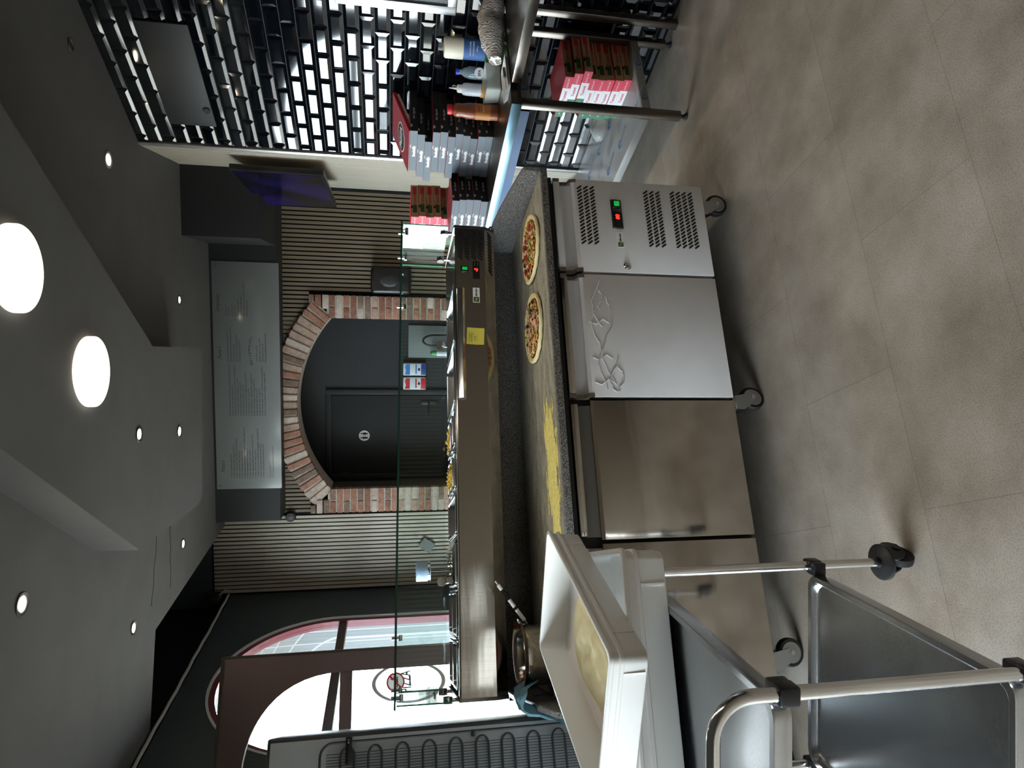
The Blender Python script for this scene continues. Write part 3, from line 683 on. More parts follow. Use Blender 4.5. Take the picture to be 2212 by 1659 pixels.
# yellow semolina flour heap
mb = MB(); n = 90; mm = 40
def fl(i, j):
    x = -.93 - .60 * i / n; y = -.012 + .27 * j / mm
    u = (i / n - .5) * 2; v = (j / mm - .45) * 2
    e = 1 - (abs(u) ** 2.2 + (abs(v) / .75) ** 2.0)
    q = noise.fractal(Vector((x * 9, y * 40, 1)), .8, 2.1, 5) * .62
    return x, y, e + q - .05
grid = {}
tb = bmesh.new(); mi = 0
for i in range(n):
    for j in range(mm):
        x, y, h = fl(i + .5, j + .5)
        if h > .12:
            q = []
            for di, dj in ((0, 0), (1, 0), (1, 1), (0, 1)):
                if (i + di, j + dj) not in grid:
                    X, Y, hh = fl(i + di, j + dj); grid[(i + di, j + dj)] = tb.verts.new((X, Y, ZW + .0006 + .0045 * max(0, min(1, hh * .9))))
                q.append(grid[(i + di, j + dj)])
            tb.faces.new(q)
bmesh.ops.recalc_face_normals(tb, faces=tb.faces); mb._put(tb, 'flour')
tag(build('semolina_flour', mb), 'patch of yellow semolina flour spread on the granite worktop', 'flour', kind='stuff')

# ------------------------------------------------------------------ topping display on the worktop
TR = .0118
T0 = thing('topping_display', (-1.03, .42, 1.038), 'stainless steel topping display with glass guard and metal pan wells', 'topping display', rot=(0, TR, 0))
SW_, YF, YB = 2.05, .42, .83                                              # width, front and back
def TL(x, y, z): return Vector((x, y, z))
def tb_build(name, mb, parent=None, **k):
    """display parts are drawn level and tilt with the display"""
    o = build(name, mb, None, keep=True, **k)
    par = parent or T0
    o.data.transform(Matrix.Translation((1.03, -.42, -1.048)))
    o.parent = par
    return o
ZL, ZC_, ZH = 1.05, 1.094, 1.238
xl, xr = -2.05, 0.0
mb = MB()
prof = [(YF + .028, ZL), (YF + .002, ZC_), (YF, ZC_ + .004), (YF, ZH - .004), (YF + .004, ZH), (YF + .03, ZH), (YF + .03, ZH - .15), (YB - .012, ZH - .15), (YB - .012, ZH + .004), (YB, ZH + .004), (YB, ZL)]
mb.prism(prof, xl + .014, -.284, 'steel_brushed', YZ)
pf2 = [(YF + .028, ZL), (YF + .002, ZC_), (YF, ZC_ + .004), (YF, ZH - .004), (YF + .004, ZH), (YB - .03, ZH + .012), (YB, ZH), (YB, ZL)]
mb.prism(pf2, -.284, xr - .012, 'steel_brushed', YZ)
tb_build('housing', mb, smooth=20)
for xa, xb in ((xl, xl + .014), (xr - .012, xr)):
    mb = MB(); mb.prism([(YF + .026, ZL - .002), (YF - .002, ZC_), (YF - .003, ZH + .002), (YF + .004, ZH + .006), (YB, ZH + .014), (YB + .002, ZL - .002)], xa, xb, 'steel_dark', YZ, .001); tb_build('end_plate', mb)
mb = MB()
for y0, y1 in ((YF + .004, YF + .012), (YF + .018, YF + .026)): mb.box(xl + .02, -.29, y0, y1, ZH, ZH + .004, 'steel_bright', .0015)
tb_build('rim_bead', mb)
mb = MB()
for r in range(4):
    for k in range(11): slot(mb, (-.034 - .0135 * k, 1.213 - r * .031), .030, .0062, math.radians(48), FY(YF - .0002))
cvt = tb_build('vent_slots', mb)
mb = MB(); ang = math.atan2(.026, .044)
for k in range(13):
    x = -.034 - .0165 * k; Fb = face_to((x, YF + .0150 - .0008, (ZL + ZC_) / 2), (1, 0, 0), (0, -.026, .044)); slot(mb, (0, 0), .034, .0055, math.radians(42), Fb)
tb_build('vent_slots', mb)
mb = MB(); mb.box(-.275, -.187, YF - .004, YF, 1.124, 1.156, 'plastic_black', .003); cp = tb_build('control_unit', mb)
mb = MB(); mb.mesh(text_mesh('-5', .022, italic=.1, bold=.001), FY(YF - .0045) @ Matrix.Translation((-.232, 1.140, 0)), 'led_red')
for x in (-.197, -.206):
    for z in (1.133, 1.147): mb.lathe([(.0005, 0), (.003, 0), (.003, .001), (.0005, .001)], 'zinc', (x, YF - .004, z), 10, FF)
dg = tb_build('display_and_buttons', mb)
mb = MB(); mb.box(-.243, -.212, YF - .008, YF, 1.176, 1.212, 'plastic_black', .004); mb.box(-.235, -.220, YF - .011, YF - .007, 1.182, 1.206, 'led_green', .002); tb_build('power_switch', mb, label='green lit rocker switch')
mb = MB(); mb.box(-.394, -.321, YF - .0016, YF, 1.127, 1.158, 'paper_white'); mb.box(-.392, -.368, YF - .0024, YF - .0015, 1.130, 1.155, 'badge_green')
mb.mesh(text_mesh('afin-keg', .0125, bold=.0004), FY(YF - .0022) @ Matrix.Translation((-.345, 1.1425, 0)), 'black_ink'); mb.mesh(text_mesh('96', .015), FY(YF - .003) @ Matrix.Translation((-.380, 1.1425, 0)), 'note_yellow'); tb_build('badge', mb)
mb = MB(); mb.loft([[Vector((x, y, z)) for y, z in ((YF - .002, 1.195), (YF - .014, 1.199), (YF - .02, 1.208), (YF - .016, 1.222), (YF - .006, 1.232), (YF - .001, 1.234))] for x in (-.852, -.33)], 'steel_bright'); tb_build('front_handle', mb)
BARS = [-.289, -.587, -.87, -1.061, -1.245, -1.435, -1.635, -1.829, -2.026]
for x in BARS[:-1]:
    mb = MB(); mb.box(x - .011, x + .011, YF + .03, YB - .014, ZH - .006, ZH + .005, 'steel_bright', .004); tb_build('divider_bar', mb)
# the glass guard: top shelf, back pane, two side panes, held by steel clips
GT = 1.487
def pane(name, x0, x1, y0, y1, z0, z1, edge):
    mb = MB(); mb.box(x0, x1, y0, y1, z0, z1, 'glass_clear'); ax = min(range(3), key=lambda k: (x1 - x0, y1 - y0, z1 - z0)[k])
    e = .0012
    if ax == 2:
        mb.box(x0, x1, y0 - e, y0, z0, z1, edge); mb.box(x0, x1, y1, y1 + e, z0, z1, edge); mb.box(x0 - e, x0, y0, y1, z0, z1, edge); mb.box(x1, x1 + e, y0, y1, z0, z1, edge)
    elif ax == 1:
        mb.box(x0, x1, y0, y1, z1, z1 + e, edge); mb.box(x0 - e, x0, y0, y1, z0, z1, edge); mb.box(x1, x1 + e, y0, y1, z0, z1, edge)
    else:
        mb.box(x0, x1, y0, y1, z1, z1 + e, edge); mb.box(x0, x1, y0 - e, y0, z0, z1, edge); mb.box(x0, x1, y1, y1 + e, z0, z1, edge)
    return tb_build(name, mb)
pane('glass_shelf', -2.062, .012, YF + .004, YB + .02, GT - .008, GT, 'glass_edge_dark')
pane('glass_back', -2.045, -.005, YB - .002, YB + .004, ZH + .02, GT - .012, 'glass_edge')
pane('glass_side', -.004, .002, YF + .012, YB - .006, ZH + .03, GT - .012, 'glass_edge')
pane('glass_side', -2.052, -2.046, YF + .012, YB - .006, ZH + .03, GT - .012, 'glass_edge')
for x, y in ((-.012, .50), (-.012, .74), (-2.03, .50), (-2.03, .74), (-.25, YB - .012), (-1.83, YB - .012)):
    mb = MB(); mb.cyl((x, y, GT - .030), (x, y, GT + .010), .0075, 'chrome'); mb.cyl((x - .012, y, GT - .028), (x + .012, y, GT - .028), .008, 'chrome'); tb_build('glass_clip', mb)
for x, y, dx in ((-.001, .50, 1), (-.001, .76, 1), (-2.049, .50, 1), (-2.049, .76, 1)):
    mb = MB(); mb.cyl((x - .012, y, ZH + .042), (x + .012, y, ZH + .042), .019, 'chrome'); mb.box(x - .006, x + .006, y - .01, y + .01, ZH, ZH + .045, 'chrome', .002); tb_build('pane_holder', mb)
for x in (-.45, -1.60):
    mb = MB(); mb.cyl((x, YB - .012, ZH + .04), (x, YB + .012, ZH + .04), .021, 'chrome'); mb.box(x - .01, x + .01, YB - .006, YB + .006, ZH, ZH + .045, 'chrome', .002); tb_build('pane_holder', mb)
mb = MB(); mb.tube([(-.03, .475, 1.075), (.006, .46, 1.078), (.03, .47, 1.06), (.05, .52, 1.0), (.052, .56, .90), (.053, .60, .55)], .005, 'plastic_black', 8); mb.cyl((-.012, .475, 1.073), (.004, .475, 1.073), .010, 'zinc'); tb_build('power_cable', mb)
TOPM = Matrix.Translation((-1.03, .42, 1.038)) @ Matrix.Rotation(TR, 4, 'Y') @ Matrix.Translation((1.03, -.42, -1.048))
def topz(x, y, z): return TOPM @ Vector((x, y, z))
def gn_pan(w, d, h, m='steel_tray'):
    mb = MB(); r = .018; fl_ = .008
    mb.loft([rrect(0, 0, w, d, r, 0), rrect(0, 0, w, d, r, .0025), rrect(0, 0, w - 2 * fl_, d - 2 * fl_, r, .0025), rrect(0, 0, w - 2 * fl_ - .004, d - 2 * fl_ - .004, r, -.004),
             rrect(0, 0, w - .034, d - .034, r, -h + .012), rrect(0, 0, w - .05, d - .05, r * .9, -h)], m, cap0=False)
    mb.loft([rrect(0, 0, w, d, r, 0), rrect(0, 0, w - 2 * fl_, d - 2 * fl_, r, -.002), rrect(0, 0, w - .030, d - .030, r, -h - .001), rrect(0, 0, w - .05, d - .05, r * .9, -h - .002)], m, cap0=False)
    return mb
def heap(w, d, z, m, hh=.02, seed=1, nx=14, ny=14, strands=None):
    rr = random.Random(seed); mb = MB(); t_ = bmesh.new(); g = {}
    for i in range(nx + 1):
        for j in range(ny + 1):
            u, v = i / nx * 2 - 1, j / ny * 2 - 1
            g[i, j] = t_.verts.new((u * w / 2, v * d / 2, z + hh * (1 - u * u) * (1 - v * v) * (.6 + .8 * rr.random())))
    for i in range(nx):
        for j in range(ny): t_.faces.new((g[i, j], g[i + 1, j], g[i + 1, j + 1], g[i, j + 1]))
    mb._put(t_, m)
    for k in range(strands[0] if strands else 0):
        c = Vector((rr.uniform(-.42, .42) * w, rr.uniform(-.42, .42) * d, z + hh * rr.uniform(.5, 1.1))); R = Matrix.Rotation(rr.uniform(0, PI), 4, 'Z') @ Matrix.Rotation(rr.uniform(-.4, .4), 4, 'X')
        mb.blob(c, *strands[2], strands[1], R)
    return mb
PANS = 'metal pans of the topping display'
def add_pan(name, xc, yc, w, d, h, label, content=None):
    o = build(name, gn_pan(w, d, h), None, keep=True); loc = topz(xc, yc, ZH + .0065); o.location = loc; o.rotation_euler = (0, TR, 0); tag(o, label, 'pan', PANS)
    if content: f = build(content[0], content[1], o, kind='stuff'); f.location = (0, 0, 0)
    return o
yc = (YF + .03 + YB - .014) / 2; DD = YB - .044 - YF - .002
def cell(i): return (BARS[i] + BARS[i + 1]) / 2, abs(BARS[i + 1] - BARS[i]) - .024
ordn = ['wide steel pan nearest the control panel of the topping display', 'wide steel pan second from the control panel of the topping display']
for i in (0, 1): c, w = cell(i); add_pan('gastronorm_pan', c, yc, w, DD, .10, ordn[i])
third = DD / 3
for i, nm in ((2, 'third'), (3, 'fourth')):
    c, w = cell(i)
    for j in range(3):
        y = YF + .031 + third * (j + .5); pos = ('front', 'middle', 'back')[j]
        yellow = j == 2 or (i == 3 and j == 1)
        lab = 'small %s pan in the %s well from the control panel, %s row' % ('yellow filled' if yellow else 'empty steel', nm, pos)
        add_pan('gastronorm_pan', c, y, w, third - .004, .10, lab, ('corn_filling', heap(w - .03, third - .034, -.03, 'corn', .035, i * 3 + j, strands=(60, 'corn', (.006, .005, .004)))) if yellow else None)
c, w = cell(4); add_pan('gastronorm_pan', c, yc, w, DD, .10, 'single deep steel pan in the well right of the lidded pan')
c, w = cell(5)
o = add_pan('gastronorm_pan', c, yc, w, DD, .10, 'steel pan closed with a shiny lid with a recessed grip')
mb = MB(); mb.loft([rrect(0, 0, w, DD, .018, .003), rrect(0, 0, w, DD, .018, .006), rrect(0, 0, w - .02, DD - .02, .016, .007), rrect(0, 0, w - .05, DD - .05, .02, .014), rrect(0, 0, w - .06, DD - .06, .02, .014)], 'chrome')
ld = build('lid', mb, o); mb = MB()
mb.lathe([(.001, .0135), (.034, .0142), (.042, .016), (.044, .0142)], 'chrome', (0, -.03, 0)); mb.box(-.01, .01, -.055, -.005, .014, .026, 'chrome', .005); build('grip', mb, ld)
half = DD / 2
for i, nm in ((6, 'second'), (7, 'first')):
    c, w = cell(i)
    for j in range(2):
        y = YF + .031 + half * (j + .5)
        o = add_pan('gastronorm_pan', c, y, w, half - .004, .10, 'small steel pan in the %s well from the window end, %s row' % (nm, ('front', 'back')[j]) if (i, j) != (6, 0) else 'small steel pan stained with red sauce in the second well from the window end',
                    ('sauce_smear', heap(w - .06, half - .06, -.098, 'sauce_red', .004, 5)) if (i, j) == (6, 0) else None)
# sticky note on the display front
t = thing('sticky_note', topz(-.563, YF - .002, 1.112), 'yellow sticky note with handwriting on the steel display front', 'note', rot=(0, TR + .05, 0))
mb = MB(); mb.loft([[Vector((x, -.0005 - .004 * max(0, (.03 - z)) / .03, z)) for x in (-.04, .04)] + [Vector((x, -.0012 - .004 * max(0, (.03 - z)) / .03, z)) for x in (.04, -.04)] for z in (0, .015, .03, .078)], 'note_yellow'); build('paper', mb, t)
mb = MB(); 
for k, (s, z) in enumerate((('1x nicolien', .066), ('bestelling', .056), ('14.10', .041))): mb.mesh(text_mesh(s, .011, italic=.25), FY(-.0020) @ Matrix.Translation((-.008 if k < 2 else -.012, z, 0)), 'grey_ink')
mb.mesh(text_mesh('_____', .011), FY(-.0020) @ Matrix.Translation((-.01, .036, 0)), 'grey_ink'); build('handwriting', mb, t)

# ------------------------------------------------------------------ pizzas on the worktop
def pizza(x, y, rz, seed, label, kinds):
    t = thing('pizza', (x, y, ZW + .0015), label, 'pizza', 'unbaked pizzas on the granite worktop', (0, 0, rz)); rr = random.Random(seed); R = .152
    wob = [(rr.uniform(.006, .016), rr.randint(2, 5), rr.uniform(0, 6)) for _ in range(3)]
    def rad(a): return R * (1 + sum(w * math.sin(n * a + p) for w, n, p in wob))
    prof = [(.001, 0), (.93, 0), (.985, .003), (1.0, .008), (.985, .014), (.945, .0165), (.90, .014), (.865, .009), (.001, .008)]
    n = 64; mb = MB(); mb.loft([[Vector((rad(2 * PI * i / n) * r * math.cos(2 * PI * i / n), rad(2 * PI * i / n) * r * math.sin(2 * PI * i / n), z + (.0012 * math.sin(i * 1.7) if .9 < r < 1 else 0))) for i in range(n)] for r, z in prof], 'dough', smooth_dummy := True) if False else mb.loft([[Vector((rad(2 * PI * i / n) * r * math.cos(2 * PI * i / n), rad(2 * PI * i / n) * r * math.sin(2 * PI * i / n), z + (.0012 * math.sin(i * 1.7) if .9 < r < 1 else 0))) for i in range(n)] for r, z in prof], 'dough')
    build('crust', mb, t)
    mb = MB(); mb.loft([[Vector((rad(2 * PI * i / n) * r * (1 + .02 * math.sin(i * 2.3)) * math.cos(2 * PI * i / n), rad(2 * PI * i / n) * r * (1 + .02 * math.sin(i * 2.3)) * math.sin(2 * PI * i / n), z)) for i in range(n)] for r, z in ((.86, .0085), (.83, .0105), (.01, .011))], 'sauce_red'); build('tomato_sauce', mb, t)
    mb = MB()
    for k in range(430):
        a = rr.uniform(0, 2 * PI); q = math.sqrt(rr.random()) * .80 * R; L = rr.uniform(.008, .018)
        Rm = Matrix.Rotation(rr.uniform(0, PI), 4, 'Z') @ Matrix.Rotation(rr.uniform(-.5, .5), 4, 'Y'); c = Vector((q * math.cos(a), q * math.sin(a), .0125 + rr.uniform(0, .012) * (1 - (q / R) ** 2)))
        t0 = bmesh.new(); bmesh.ops.create_cube(t0, size=1); bmesh.ops.scale(t0, vec=(L, .0022, .002), verts=t0.verts); bmesh.ops.transform(t0, matrix=Matrix.Translation(c) @ Rm, verts=t0.verts); mb._put(t0, 'cheese' if rr.random() < .72 else 'cheese_gold')
    build('grated_cheese', mb, t, kind='stuff')
    for name, m, cnt, size in kinds:
        for k in range(cnt):
            a = rr.uniform(0, 2 * PI); q = math.sqrt(rr.random()) * .74 * R; mb = MB()
            Rm = Matrix.Rotation(rr.uniform(0, PI), 4, 'Z') @ Matrix.Rotation(rr.uniform(-.35, .35), 4, 'X')
            mb.blob((0, 0, 0), size[0] * rr.uniform(.8, 1.2), size[1] * rr.uniform(.8, 1.2), size[2], m, Rm)
            o = build(name, mb, t); o.location = (q * math.cos(a), q * math.sin(a), .019 + rr.uniform(0, .006))
    return t
pizza(-.232, .198, .2, 11, 'topped unbaked pizza with red tomato pieces, beside the right cheek of the granite worktop',
      [('tomato_piece', 'tomato', 9, (.017, .013, .006)), ('pepper_strip', 'pepper', 10, (.018, .005, .004)), ('salami_piece', 'sauce_dark', 7, (.013, .012, .005)), ('onion_piece', 'onion_pale', 6, (.014, .009, .004)), ('cheese_lump', 'cheese_gold', 10, (.012, .009, .006))])
pizza(-.590, .238, 1.3, 23, 'topped unbaked pizza with pink ham, olives and peppers, nearer the flour patch',
      [('ham_piece', 'ham', 15, (.017, .012, .005)), ('olive_piece', 'olive', 8, (.010, .008, .007)), ('pepper_strip', 'pepper', 10, (.017, .006, .005)), ('onion_piece', 'onion', 7, (.013, .009, .004)), ('mushroom_piece', 'cheese_gold', 8, (.014, .008, .005))])

# sauce pot under the display, with a black and white handled spoon
PX, PY = -1.885, .285
t = thing('sauce_pot', (PX, PY, ZW), 'round stainless steel pot with red sauce on the worktop under the topping display', 'pot')
mb = MB(); mb.lathe([(.001, .0), (.088, 0), (.098, .006), (.103, .03), (.105, .085), (.112, .10), (.112, .118), (.128, .131), (.131, .134), (.128, .1355), (.120, .133), (.106, .12), (.100, .085), (.097, .03), (.085, .014), (.001, .013)], 'steel_brushed', seg=44); build('pot_body', mb, t)
mb = MB(); mb.lathe([(.001, .052), (.0995, .055), (.001, .056)], 'sauce_orange', seg=32); sa = build('tomato_sauce', mb, t)
mb = MB()
for k, (a, r_, s) in enumerate(((.5, .0985, .022), (.15, .0985, .014), (2.6, .0985, .010))):
    Rm = Matrix.Rotation(a, 4, 'Z'); mb.blob(Rm @ Vector((r_ + .002, 0, .095)), .0025, s, .022, 'sauce_orange', Rm, 2)
build('sauce_splash', mb, t)
t = thing('spoon', (PX + .11, PY + .01, ZW + .05), 'thin serving spoon with white and black striped handle leaning in the sauce pot', 'spoon')
a, b = Vector((-1.80, .30, .975)), Vector((-1.616, .30, 1.108)); dv = (b - a).normalized()
mb = MB(); mb.tube([a - dv * .05, a, a + dv * .05], .0032, 'steel_bright', 8); mb.blob(a - dv * .06, .02, .013, .005, 'steel_bright', None, 2); build('bowl', mb, t, True)
mb = MB(); L = (b - a).length
for k, (u0, u1, m) in enumerate(((.2, .42, 'white'), (.42, .47, 'plastic_black'), (.47, .62, 'white'), (.62, .82, 'plastic_black'), (.82, .92, 'white'))): mb.tube([a + dv * L * u0, a + dv * L * u1], .0075, m, 12)
mb.tube([a + dv * L * .92, a + dv * L * 1.0], .003, 'white', 8); build('handle', mb, t, True)

# blue cloth over the left cheek
mb = MB()
t0 = bmesh.new(); nu, nv = 34, 18; g = {}
pathc = [Vector((-1.965, .235, .985)), Vector((-1.99, .225, 1.035)), Vector((-2.02, .215, 1.04)), Vector((-2.045, .205, 1.032)), Vector((-2.06, .19, 1.005)), Vector((-2.066, .16, .965)), Vector((-2.07, .12, .925)), Vector((-2.072, .075, .89)), Vector((-2.075, .04, .862))]
wid = [.065, .075, .06, .045, .04, .045, .05, .045, .015]
for i in range(nu + 1):
    u = i / nu * (len(pathc) - 1); k = min(int(u), len(pathc) - 2); f = u - k; p = pathc[k].lerp(pathc[k + 1], f); w = wid[k] * (1 - f) + wid[k + 1] * f
    for j in range(nv + 1):
        v = j / nv * 2 - 1; fold = .011 * math.sin(v * 9 + u * .8) + .006 * math.sin(v * 17 + u * 2)
        g[i, j] = t0.verts.new(p + Vector((fold * (-1 if u > 3 else -.3) - (.003 if u > 3 else 0), v * w + .006 * math.sin(u * 3), fold * (.9 if u < 4 else .1) + (.012 if u < 4 else 0))))
for i in range(nu):
    for j in range(nv): t0.faces.new((g[i, j], g[i + 1, j], g[i + 1, j + 1], g[i, j + 1]))
bmesh.ops.solidify(t0, geom=t0.faces[:], thickness=.004); bmesh.ops.recalc_face_normals(t0, faces=t0.faces); mb._put(t0, 'cloth_blue')
tag(build('cleaning_cloth', mb, smooth=60), 'pale blue cleaning cloth crumpled over the left cheek of the worktop', 'cloth')

# ------------------------------------------------------------------ serving trolley with two dough boxes
FR, NR, FL_, NL_ = Vector((-1.632, -.570, 0)), Vector((-1.855, -1.171, 0)), Vector((-2.160, -.405, 0)), Vector((-2.383, -1.006, 0))
ta = (FL_ - FR).normalized(); tbv = (NR - FR).normalized(); LA, LB = (FL_ - FR).length, (NR - FR).length
TT = thing('serving_trolley', (FR + NL_) / 2, 'stainless steel two tier serving trolley on black castors', 'trolley')
TM = Matrix(((tbv.x, ta.x, 0, FR.x), (tbv.y, ta.y, 0, FR.y), (0, 0, 1, 0), (0, 0, 0, 1)))      # x runs to the camera, y to the left
def tm(mb): mb.M = TM; return mb
ZL1, ZL2, PR = .352, .845, .0125
def tray(z):
    mb = tm(MB()); cx, cyy, w, d = LB / 2, LA / 2, LB - .01, LA - .034
    mb.loft([rrect(cx, cyy, w, d, .035, z - .03), rrect(cx, cyy, w, d, .035, z), rrect(cx, cyy, w - .004, d - .004, .035, z + .004), rrect(cx, cyy, w - .030, d - .030, .03, z + .004), rrect(cx, cyy, w - .040, d - .040, .03, z - .001), rrect(cx, cyy, w - .05, d - .05, .03, z - .010), rrect(cx, cyy, .1, .1, .03, z - .0105)], 'steel_tray', cap0=False)
    mb.loft([rrect(cx, cyy, w, d, .035, z - .03), rrect(cx, cyy, w - .006, d - .006, .035, z - .03), rrect(cx, cyy, w - .006, d - .006, .035, z - .013)], 'steel_dark', cap0=False)
    return mb
for z in (ZL1, ZL2): build('tray', tray(z), TT, True)
for x, y in ((0, 0), (0, LA)):
    mb = tm(MB()); mb.cyl((x, y, .115), (x, y, ZL2 + .012), PR, 'steel_bright'); build('post', mb, TT, True)
mb = tm(MB()); zt_ = .965; rb = .07; pts = [(LB, 0, .115), (LB, 0, zt_ - rb)]
for i in range(1, 8):
    a = PI / 2 * i / 8; pts.append((LB + .0 + rb * 0, rb - rb * math.cos(a), zt_ - rb + rb * math.sin(a)))
pts.append((LB, rb, zt_)); pts.append((LB, LA - rb, zt_))
for i in range(1, 8):
    a = PI / 2 * i / 8; pts.append((LB, LA - rb + rb * math.sin(a), zt_ - rb + rb * math.cos(a)))
pts += [(LB, LA, zt_ - rb), (LB, LA, .115)]
mb.tube(pts, PR, 'steel_bright', 14); build('push_handle', mb, TT, True)
for x in (0, LB):
    for y in (0, LA):
        for z in (ZL1, ZL2):
            sx = 1 if x == 0 else -1; sy = 1 if y == 0 else -1
            mb = tm(MB()); mb.box(x - .017, x + .017, y - .017, y + .017, z - .034, z + .006, 'plastic_black', .005); mb.box(*sorted((x, x + sx * .035)), *sorted((y - sy * .015, y + sy * .02)), z - .033, z + .005, 'plastic_black', .004); build('corner_bracket', mb, TT, True)
        mb = tm(MB()); mb.lathe([(.001, .109), (.045, .109), (.05, .112), (.05, .122), (.045, .125), (.014, .128), (.014, .14), (.001, .14)], 'plastic_dark', (x, y, 0)); mb.cyl((x, y, .09), (x, y, .112), .011, 'zinc')
        yw = {(0, 0): .25, (0, 1): .9, (1, 0): 2.2, (1, 1): -.6}[(1 if x else 0, 1 if y else 0)]
        cs = build('castor', mb, TT, True)
        M2 = TM @ Matrix.Translation((x, y, 0)) @ Matrix.Rotation(yw, 4, 'Z')
        mb = MB(); mb.M = M2
        prof2 = [(-.052, .03), (-.066, .05), (-.066, .072), (-.048, .096), (-.02, .106), (.02, .106), (.026, .09), (.012, .06), (-.008, .036)]
        for q in (-.024, .016): mb.prism(prof2, q, q + .008, 'plastic_dark', Matrix(((1, 0, 0, 0), (0, 0, 1, 0), (0, 1, 0, 0), (0, 0, 0, 1))), .002)
        mb.box(-.03, .02, -.02, .02, .094, .108, 'plastic_dark', .004)
        mb.cyl((-.03, -.028, .05), (-.03, .028, .05), .012, 'plastic_black'); build('fork', mb, cs, True)
        mb = MB(); mb.M = M2 @ Matrix.Translation((-.03, 0, .05)) @ Matrix.Rotation(PI / 2, 4, 'X')
        mb.lathe([(.001, -.013), (.040, -.013), (.049, -.010), (.05, 0), (.049, .010), (.040, .013), (.001, .013)], 'rubber', seg=36); build('wheel', mb, cs, True)

def dough_box(w, d, h):
    """stackable plastic box: tapered walls, stepped shoulder, rolled rim and corner feet"""
    mb = MB(); r = .022; W = 'plastic_milky'
    mb.loft([rrect(0, 0, w - .024, d - .024, r, 0), rrect(0, 0, w - .02, d - .02, r, .004), rrect(0, 0, w - .016, d - .016, r, h * .60), rrect(0, 0, w - .006, d - .006, r, h * .63), rrect(0, 0, w - .006, d - .006, r, h * .71), rrect(0, 0, w - .014, d - .014, r, h * .73), rrect(0, 0, w - .012, d - .012, r, h - .012), rrect(0, 0, w, d, r, h - .009), rrect(0, 0, w, d, r, h - .002), rrect(0, 0, w - .004, d - .004, r, h),
             rrect(0, 0, w - .016, d - .016, r, h), rrect(0, 0, w - .022, d - .022, r, h - .01), rrect(0, 0, w - .026, d - .026, r, .012), rrect(0, 0, w - .05, d - .05, r, .006)], W)
    for sx in (1, -1):
        for sy in (1, -1): pass
    for sx in (-1, 1):
        mb.box(sx * (w / 2 - .0085) - .002, sx * (w / 2 - .0085) + .002, -d / 2 + .05, -d / 2 + .055, .005, h - .012, W); mb.box(sx * (w / 2 - .0085) - .002, sx * (w / 2 - .0085) + .002, d / 2 - .055, d / 2 - .05, .005, h - .012, W)
    for sy in (-1, 1):
        for x in (-w / 2 + .09, w / 2 - .09): mb.box(x, x + .005, sy * (d / 2 - .0085) - .002, sy * (d / 2 - .0085) + .002, .005, h - .012, W)
    return mb
o = build('dough_box', dough_box(.60, .40, .108), keep=True); o.location = (-1.868, -.548, ZL2 + .0045); o.rotation_euler = (0, 0, -.03)
tag(o, 'white plastic dough box lying lowest on the trolley, partly under the tilted one', 'plastic box', 'white dough boxes on the trolley')
R1, N1, E1 = Vector((-1.471, -.371, 0)), Vector((-1.783, -.877, 0)), Vector((-1.846, -.182, 0))
cb = (N1 + E1) / 2; ab = math.atan2(R1.y - N1.y, R1.x - N1.x)
ub = thing('dough_box', (cb.x, cb.y, ZL2 + .115), 'white plastic dough box turned askew on top, holding yellow dough', 'plastic box', 'white dough boxes on the trolley', (0, 0, ab))
build('box_shell', dough_box(.60, .40, .09), ub)
def dough_sheet(seed, sx, sy, m, h, nx=26, ny=20):
    mb = MB(); t0 = bmesh.new(); g = {}
    for k, top in ((0, True),):
        for i in range(ny + 1):
            for j in range(nx):
                a = 2 * PI * j / nx; q = i / ny; e = 1 + .16 * noise.noise(Vector((math.cos(a) * 1.3, math.sin(a) * 1.3, seed))) + .05 * noise.noise(Vector((math.cos(a) * 5, math.sin(a) * 5, seed)))
                sq = 1 / max(abs(math.cos(a)), abs(math.sin(a))) ** .45
                x, y = sx * q * e * sq * math.cos(a), sy * q * e * sq * math.sin(a)
                z = h * (1 - q ** 5) * (1 + .35 * noise.noise(Vector((x * 16, y * 16, seed))) + .2 * noise.noise(Vector((x * 40, y * 40, seed)))) + (.0 if q < 1 else -.0)
                g[i, j] = t0.verts.new((x, y, z))
    for i in range(ny):
        for j in range(nx):
            f = [g[i, j], g[i + 1, j], g[i + 1, (j + 1) % nx], g[i, (j + 1) % nx]]
            try: t0.faces.new(f)
            except ValueError: pass
    bmesh.ops.remove_doubles(t0, verts=t0.verts, dist=.0002); bmesh.ops.recalc_face_normals(t0, faces=t0.faces); mb._put(t0, m); return mb
CBM = Matrix.Translation((cb.x, cb.y, ZL2 + .115)) @ Matrix.Rotation(ab, 4, 'Z')
mb = dough_sheet(4, .215, .125, 'dough', .028); o = build('pizza_dough', mb, smooth=60, keep=True); o.location = CBM @ Vector((-.02, .015, .008)); o.rotation_euler = (0, 0, ab + .06); tag(o, 'slack yellow floured dough lying in the upper white box', 'dough')
mb = dough_sheet(9, .05, .03, 'white', .012); o = build('dough_piece', mb, smooth=60, keep=True); o.location = CBM @ Vector((-.225, -.145, .008)); o.rotation_euler = (0, 0, ab + .3); tag(o, 'pale whitish dough piece against the near wall of the upper box', 'dough')

